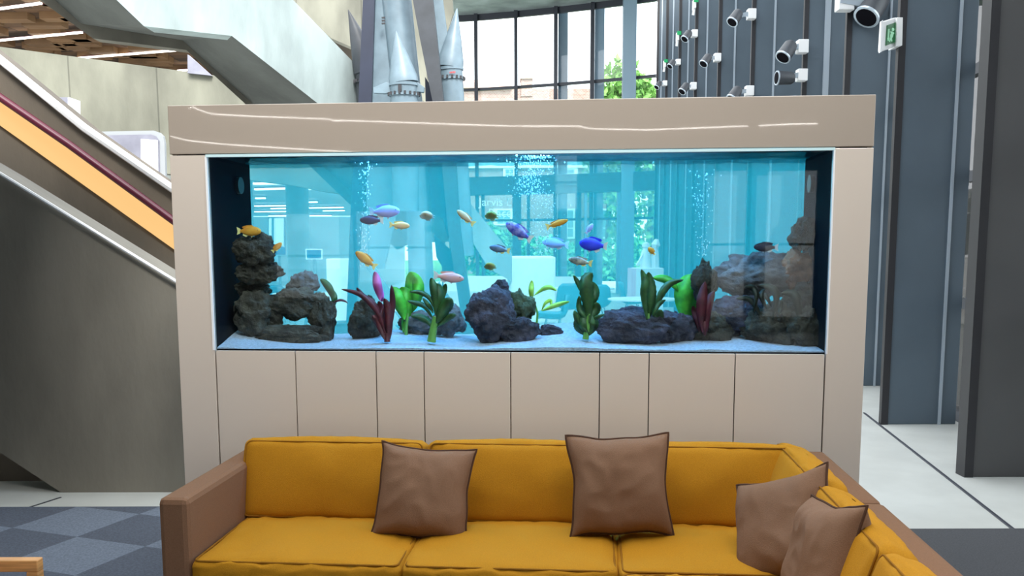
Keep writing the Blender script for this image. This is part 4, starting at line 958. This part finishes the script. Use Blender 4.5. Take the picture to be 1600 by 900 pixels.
sf = thing('sectional_sofa', L(.1, -.6, 0), 'L-shaped sofa with mustard yellow cushions and tan upholstered frame before the aquarium', 'sofa')
MB().box((-1.215, -1.09, .06), (-1.10, -.09, .640), L).build('arm', 'tan', sf, bevel=.022)
MB().box((-1.10, -.20, .06), (1.28, -.09, .625), L).build('back_frame', 'tan', sf, bevel=.02)
MB().box((1.285, -.945, .06), (1.415, -.09, .640), L).build('back_frame', 'tan', sf, bevel=.02)
MB().box((1.285, -2.6, .06), (1.415, -.955, .640), L).build('back_frame', 'tan', sf, bevel=.02)
MB().box((-1.10, -1.06, .06), (1.28, -.20, .235), L).build('seat_base', 'tan', sf, bevel=.015)
MB().box((.49, -2.6, .06), (1.28, -1.06, .235), L).build('seat_base', 'tan', sf, bevel=.015)
for u, w in ((-1.15, -1.03), (-1.15, -.15), (1.35, -.15), (.55, -2.5), (1.35, -2.5)):
    MB().box((u - .025, w - .025, .008), (u + .025, w + .025, .06), L).build('foot', 'metal_dark', sf)
def seat(u0, u1, w0, w1, seed):
    c = L((u0 + u1) / 2, (w0 + w1) / 2, .325); hx, hy, hz = (u1 - u0) / 2 - .002, (w1 - w0) / 2, .085
    o = cushion_mesh(c, EU, EW, UZ, hx, hy, hz, .028, .028, .0045, seed).build('seat_cushion', 'yellow', sf, smooth=True, angle=180)
    seam_loop(c, EU, EW, UZ, hx, hy, hz, .03).build('piping', 'yellow_seam', o, smooth=True)
seat(-1.10, -.312, -1.10, -.50, 1); seat(-.312, .473, -1.10, -.50, 2); seat(.473, 1.20, -1.10, -.50, 3)
seat(.473, 1.20, -1.80, -1.105, 4); seat(.473, 1.20, -2.55, -1.805, 5)
def back(cu, cw, half, along, seed, lean=14, h=.172, zc=.552, th=.082, m='yellow'):
    """back cushion: along 'u' faces the camera, along 'w' faces left"""
    a = math.radians(lean); nrm = -EW if along == 'u' else -EU; ax = EU if along == 'u' else -EW
    az = (nrm * math.cos(a) + UZ * math.sin(a)).normalized(); ay = (UZ * math.cos(a) - nrm * math.sin(a)).normalized()
    c = L(cu, cw, zc)
    o = cushion_mesh(c, ax, ay, az, half, h, th, .034, .030, .0035, seed).build('back_cushion', m, sf, smooth=True, angle=180)
    seam_loop(c, ax, ay, az, half, h, th, .03, .0035).build('piping', 'yellow_seam', o, smooth=True)
back(-.725, -.42, .395, 'u', 11); back(.08, -.42, .400, 'u', 12); back(.86, -.42, .375, 'u', 13)
back(1.180, -.67, .34, 'w', 14, 15, th=.07); back(1.180, -1.375, .36, 'w', 15, 18, th=.066, h=.165); back(1.180, -2.11, .37, 'w', 16, 18, th=.066, h=.162)

def pillow(px, py, w, size, nrm, roll, lab, seed, th=.085, hx=1.0, pinch=.10):
    c = PW(px, py, w); az = Vector(nrm).normalized(); az = (EU * az.x + EW * az.y + UZ * az.z).normalized()
    ax = UZ.cross(az).normalized(); ay = az.cross(ax).normalized()
    a = math.radians(roll); ax, ay = ax * math.cos(a) + ay * math.sin(a), ay * math.cos(a) - ax * math.sin(a)
    N = 44; S = size / 2; t = thing('throw_pillow', c, lab, 'cushion', 'brown throw pillows on the yellow sofa'); sd_ = Vector((seed * 3.3, seed * 1.7, 0))
    def sh(u, v):
        x = u * S * hx * (1 - pinch * (1 - v * v) * abs(u) ** 2); y = v * S * (1 - pinch * (1 - u * u) * abs(v) ** 2)
        x += .012 * noise.noise(Vector((u * 1.5, v * 1.5, 3)) + sd_); y += .012 * noise.noise(Vector((u * 1.5, v * 1.5, 7)) + sd_); return x, y
    vs = []; fs = []
    for side in (1, -1):
        for j in range(N + 1):
            for i in range(N + 1):
                u, v = -1 + 2 * i / N, -1 + 2 * j / N; x, y = sh(u, v)
                h = th * (max(0, (1 - u ** 4) * (1 - v ** 4))) ** .62
                h += (.018 * noise.noise(Vector((u * 1.3, v * 1.3, side)) + sd_) + .010 * (.5 - abs(noise.noise(Vector((u * 2.2 + v * 1.2, v * 2.0 - u * 1.5, side)) + sd_)))) * (1 - max(abs(u), abs(v)) ** 6)
                vs.append(c + ax * x + ay * y + az * side * max(h, .001))
    n = (N + 1) ** 2
    for s in (0, 1):
        for j in range(N):
            for i in range(N):
                a0 = s * n + j * (N + 1) + i; fs.append((a0, a0 + 1, a0 + N + 2, a0 + N + 1))
    MB().add(vs, fs).build('cover', 'pillow', t, smooth=True, angle=180)
    ring = [(-1 + 2 * i / N, -1) for i in range(N)] + [(1, -1 + 2 * i / N) for i in range(N)] + [(1 - 2 * i / N, 1) for i in range(N)] + [(-1, 1 - 2 * i / N) for i in range(N + 1)]
    pts = [c + ax * sh(u * 1.012, v * 1.012)[0] + ay * sh(u * 1.012, v * 1.012)[1] for u, v in ring]
    MB().tube(pts, .0045, 6).build('piping', 'pillow_seam', t, smooth=True)
pillow(662, 770, -.69, .385, (.06, -1, .38), -5, 'brown pillow leaning at the joint of the first two back cushions', 1)
pillow(968, 758, -.69, .40, (.05, -1, .30), 2, 'brown pillow with raised corners leaning between the second and third back cushions', 2)
pillow(1222, 826, -.98, .40, (-.80, -.62, .46), 24, 'brown pillow tilted in the sofa corner', 3, .09)
pillow(1288, 872, -1.42, .36, (-.97, -.16, .28), 10, 'brown pillow seen nearly edge-on, nearest of all, against the right wing', 4, .08)

# carpet
m = mat('carpet tiles', (.1, .1, .1), .95, bump=.4, bscale=300); nt = m.node_tree; b = nt.nodes['Principled BSDF']
tc = nt.nodes.new('ShaderNodeTexCoord'); mp = nt.nodes.new('ShaderNodeMapping'); mp.inputs['Rotation'].default_value = (0, 0, math.radians(21)); mp.inputs['Location'].default_value = (0, 0, 0)
ck = nt.nodes.new('ShaderNodeTexChecker'); ck.inputs['Scale'].default_value = 2.15
ck.inputs['Color1'].default_value = (.145, .178, .235, 1); ck.inputs['Color2'].default_value = (.075, .092, .127, 1)
nz = nt.nodes.new('ShaderNodeTexNoise'); nz.inputs['Scale'].default_value = 90; nz.inputs['Detail'].default_value = 6
rp = nt.nodes.new('ShaderNodeValToRGB'); rp.color_ramp.elements[0].position = .3; rp.color_ramp.elements[1].position = .7; rp.color_ramp.elements[0].color = (.75, .75, .75, 1); rp.color_ramp.elements[1].color = (1.2, 1.2, 1.2, 1)
mx = nt.nodes.new('ShaderNodeMix'); mx.data_type = 'RGBA'; mx.blend_type = 'MULTIPLY'; mx.inputs[0].default_value = 1
nt.links.new(tc.outputs['Object'], mp.inputs[0]); nt.links.new(mp.outputs[0], ck.inputs['Vector']); nt.links.new(tc.outputs['Object'], nz.inputs['Vector']); nt.links.new(nz.outputs[0], rp.inputs[0])
nt.links.new(ck.outputs[0], mx.inputs[6]); nt.links.new(rp.outputs[0], mx.inputs[7]); nt.links.new(mx.outputs[2], b.inputs['Base Color']); M['carpet'] = m
V0 = PZ(120, 841, 0)
tag(MB().box((-8.8, -3, .001), (1.0, 5.50, .008)).build('carpet', 'carpet', origin=(V0.x, V0.y, 0)), 'blue and slate checkered carpet left of the sofa', 'carpet')
M['carpet_dark'] = mat('charcoal carpet', (.050, .054, .062), .95, var=.15, vscale=120, bump=.4, bscale=300)
yr = PZ(1500, 828, 0).y
tag(MB().box((1.003, -3, .001), (3.9, yr, .008)).build('carpet', 'carpet_dark'), 'plain charcoal carpet right of the sofa', 'carpet')
struct(MB().bar(PZ(38, 795, .002), PZ(95, 777, .002), .012, .004).build('trim_52', 'mullion'))

# oak framed side table in the near left corner
q = P(58, 876, 3.15); zt_ = q.z
tb = thing('side_table', (q.x - .28, 3.35, 0), 'oak framed low table with open sides at the bottom left corner', 'table')
x0, x1, y0, y1, th_ = q.x - .62, q.x, 3.15, 3.70, .042
MB().box((x0, y0, zt_ - th_), (x1, y0 + th_, zt_)).build('top_rail', 'wood', tb, bevel=.004); MB().box((x0, y1 - .012, zt_ - th_), (x1, y1, zt_)).build('top_rail', 'wood', tb, bevel=.003) if False else None
MB().box((x1 - th_, y0, .008), (x1, y0 + th_, zt_ - th_)).build('leg', 'wood', tb, bevel=.004); MB().box((x0, y0, .008), (x0 + th_, y0 + th_, zt_ - th_)).build('leg', 'wood', tb, bevel=.004)
MB().box((x0 + th_, y0, .008), (x1 - th_, y0 + th_, .05)).build('bottom_rail', 'wood', tb, bevel=.004)
MB().box((x0, y0 - .5, zt_ - .30), (x0 + th_, y0, zt_ - .26)).build('side_rail', 'wood', tb, bevel=.004)
MB().box((x0, y0 - .5, .008), (x0 + th_, y0 - .46, zt_ - .26)).build('leg', 'wood', tb, bevel=.004); MB().box((x1 - th_, y0 - .5, .008), (x1, y0 - .46, zt_ - .26)).build('leg', 'wood', tb, bevel=.004)
MB().box((x1 - th_, y0 - .5, zt_ - .30), (x1, y0, zt_ - .26)).build('side_rail', 'wood', tb, bevel=.004)
MB().box((x0, y0 - .5, zt_ - .26), (x1, y0 - .003, zt_ - .235)).build('table_top', 'wood', tb, bevel=.004)

for o in bpy.data.objects:
    if '_o' in o.keys(): del o['_o']
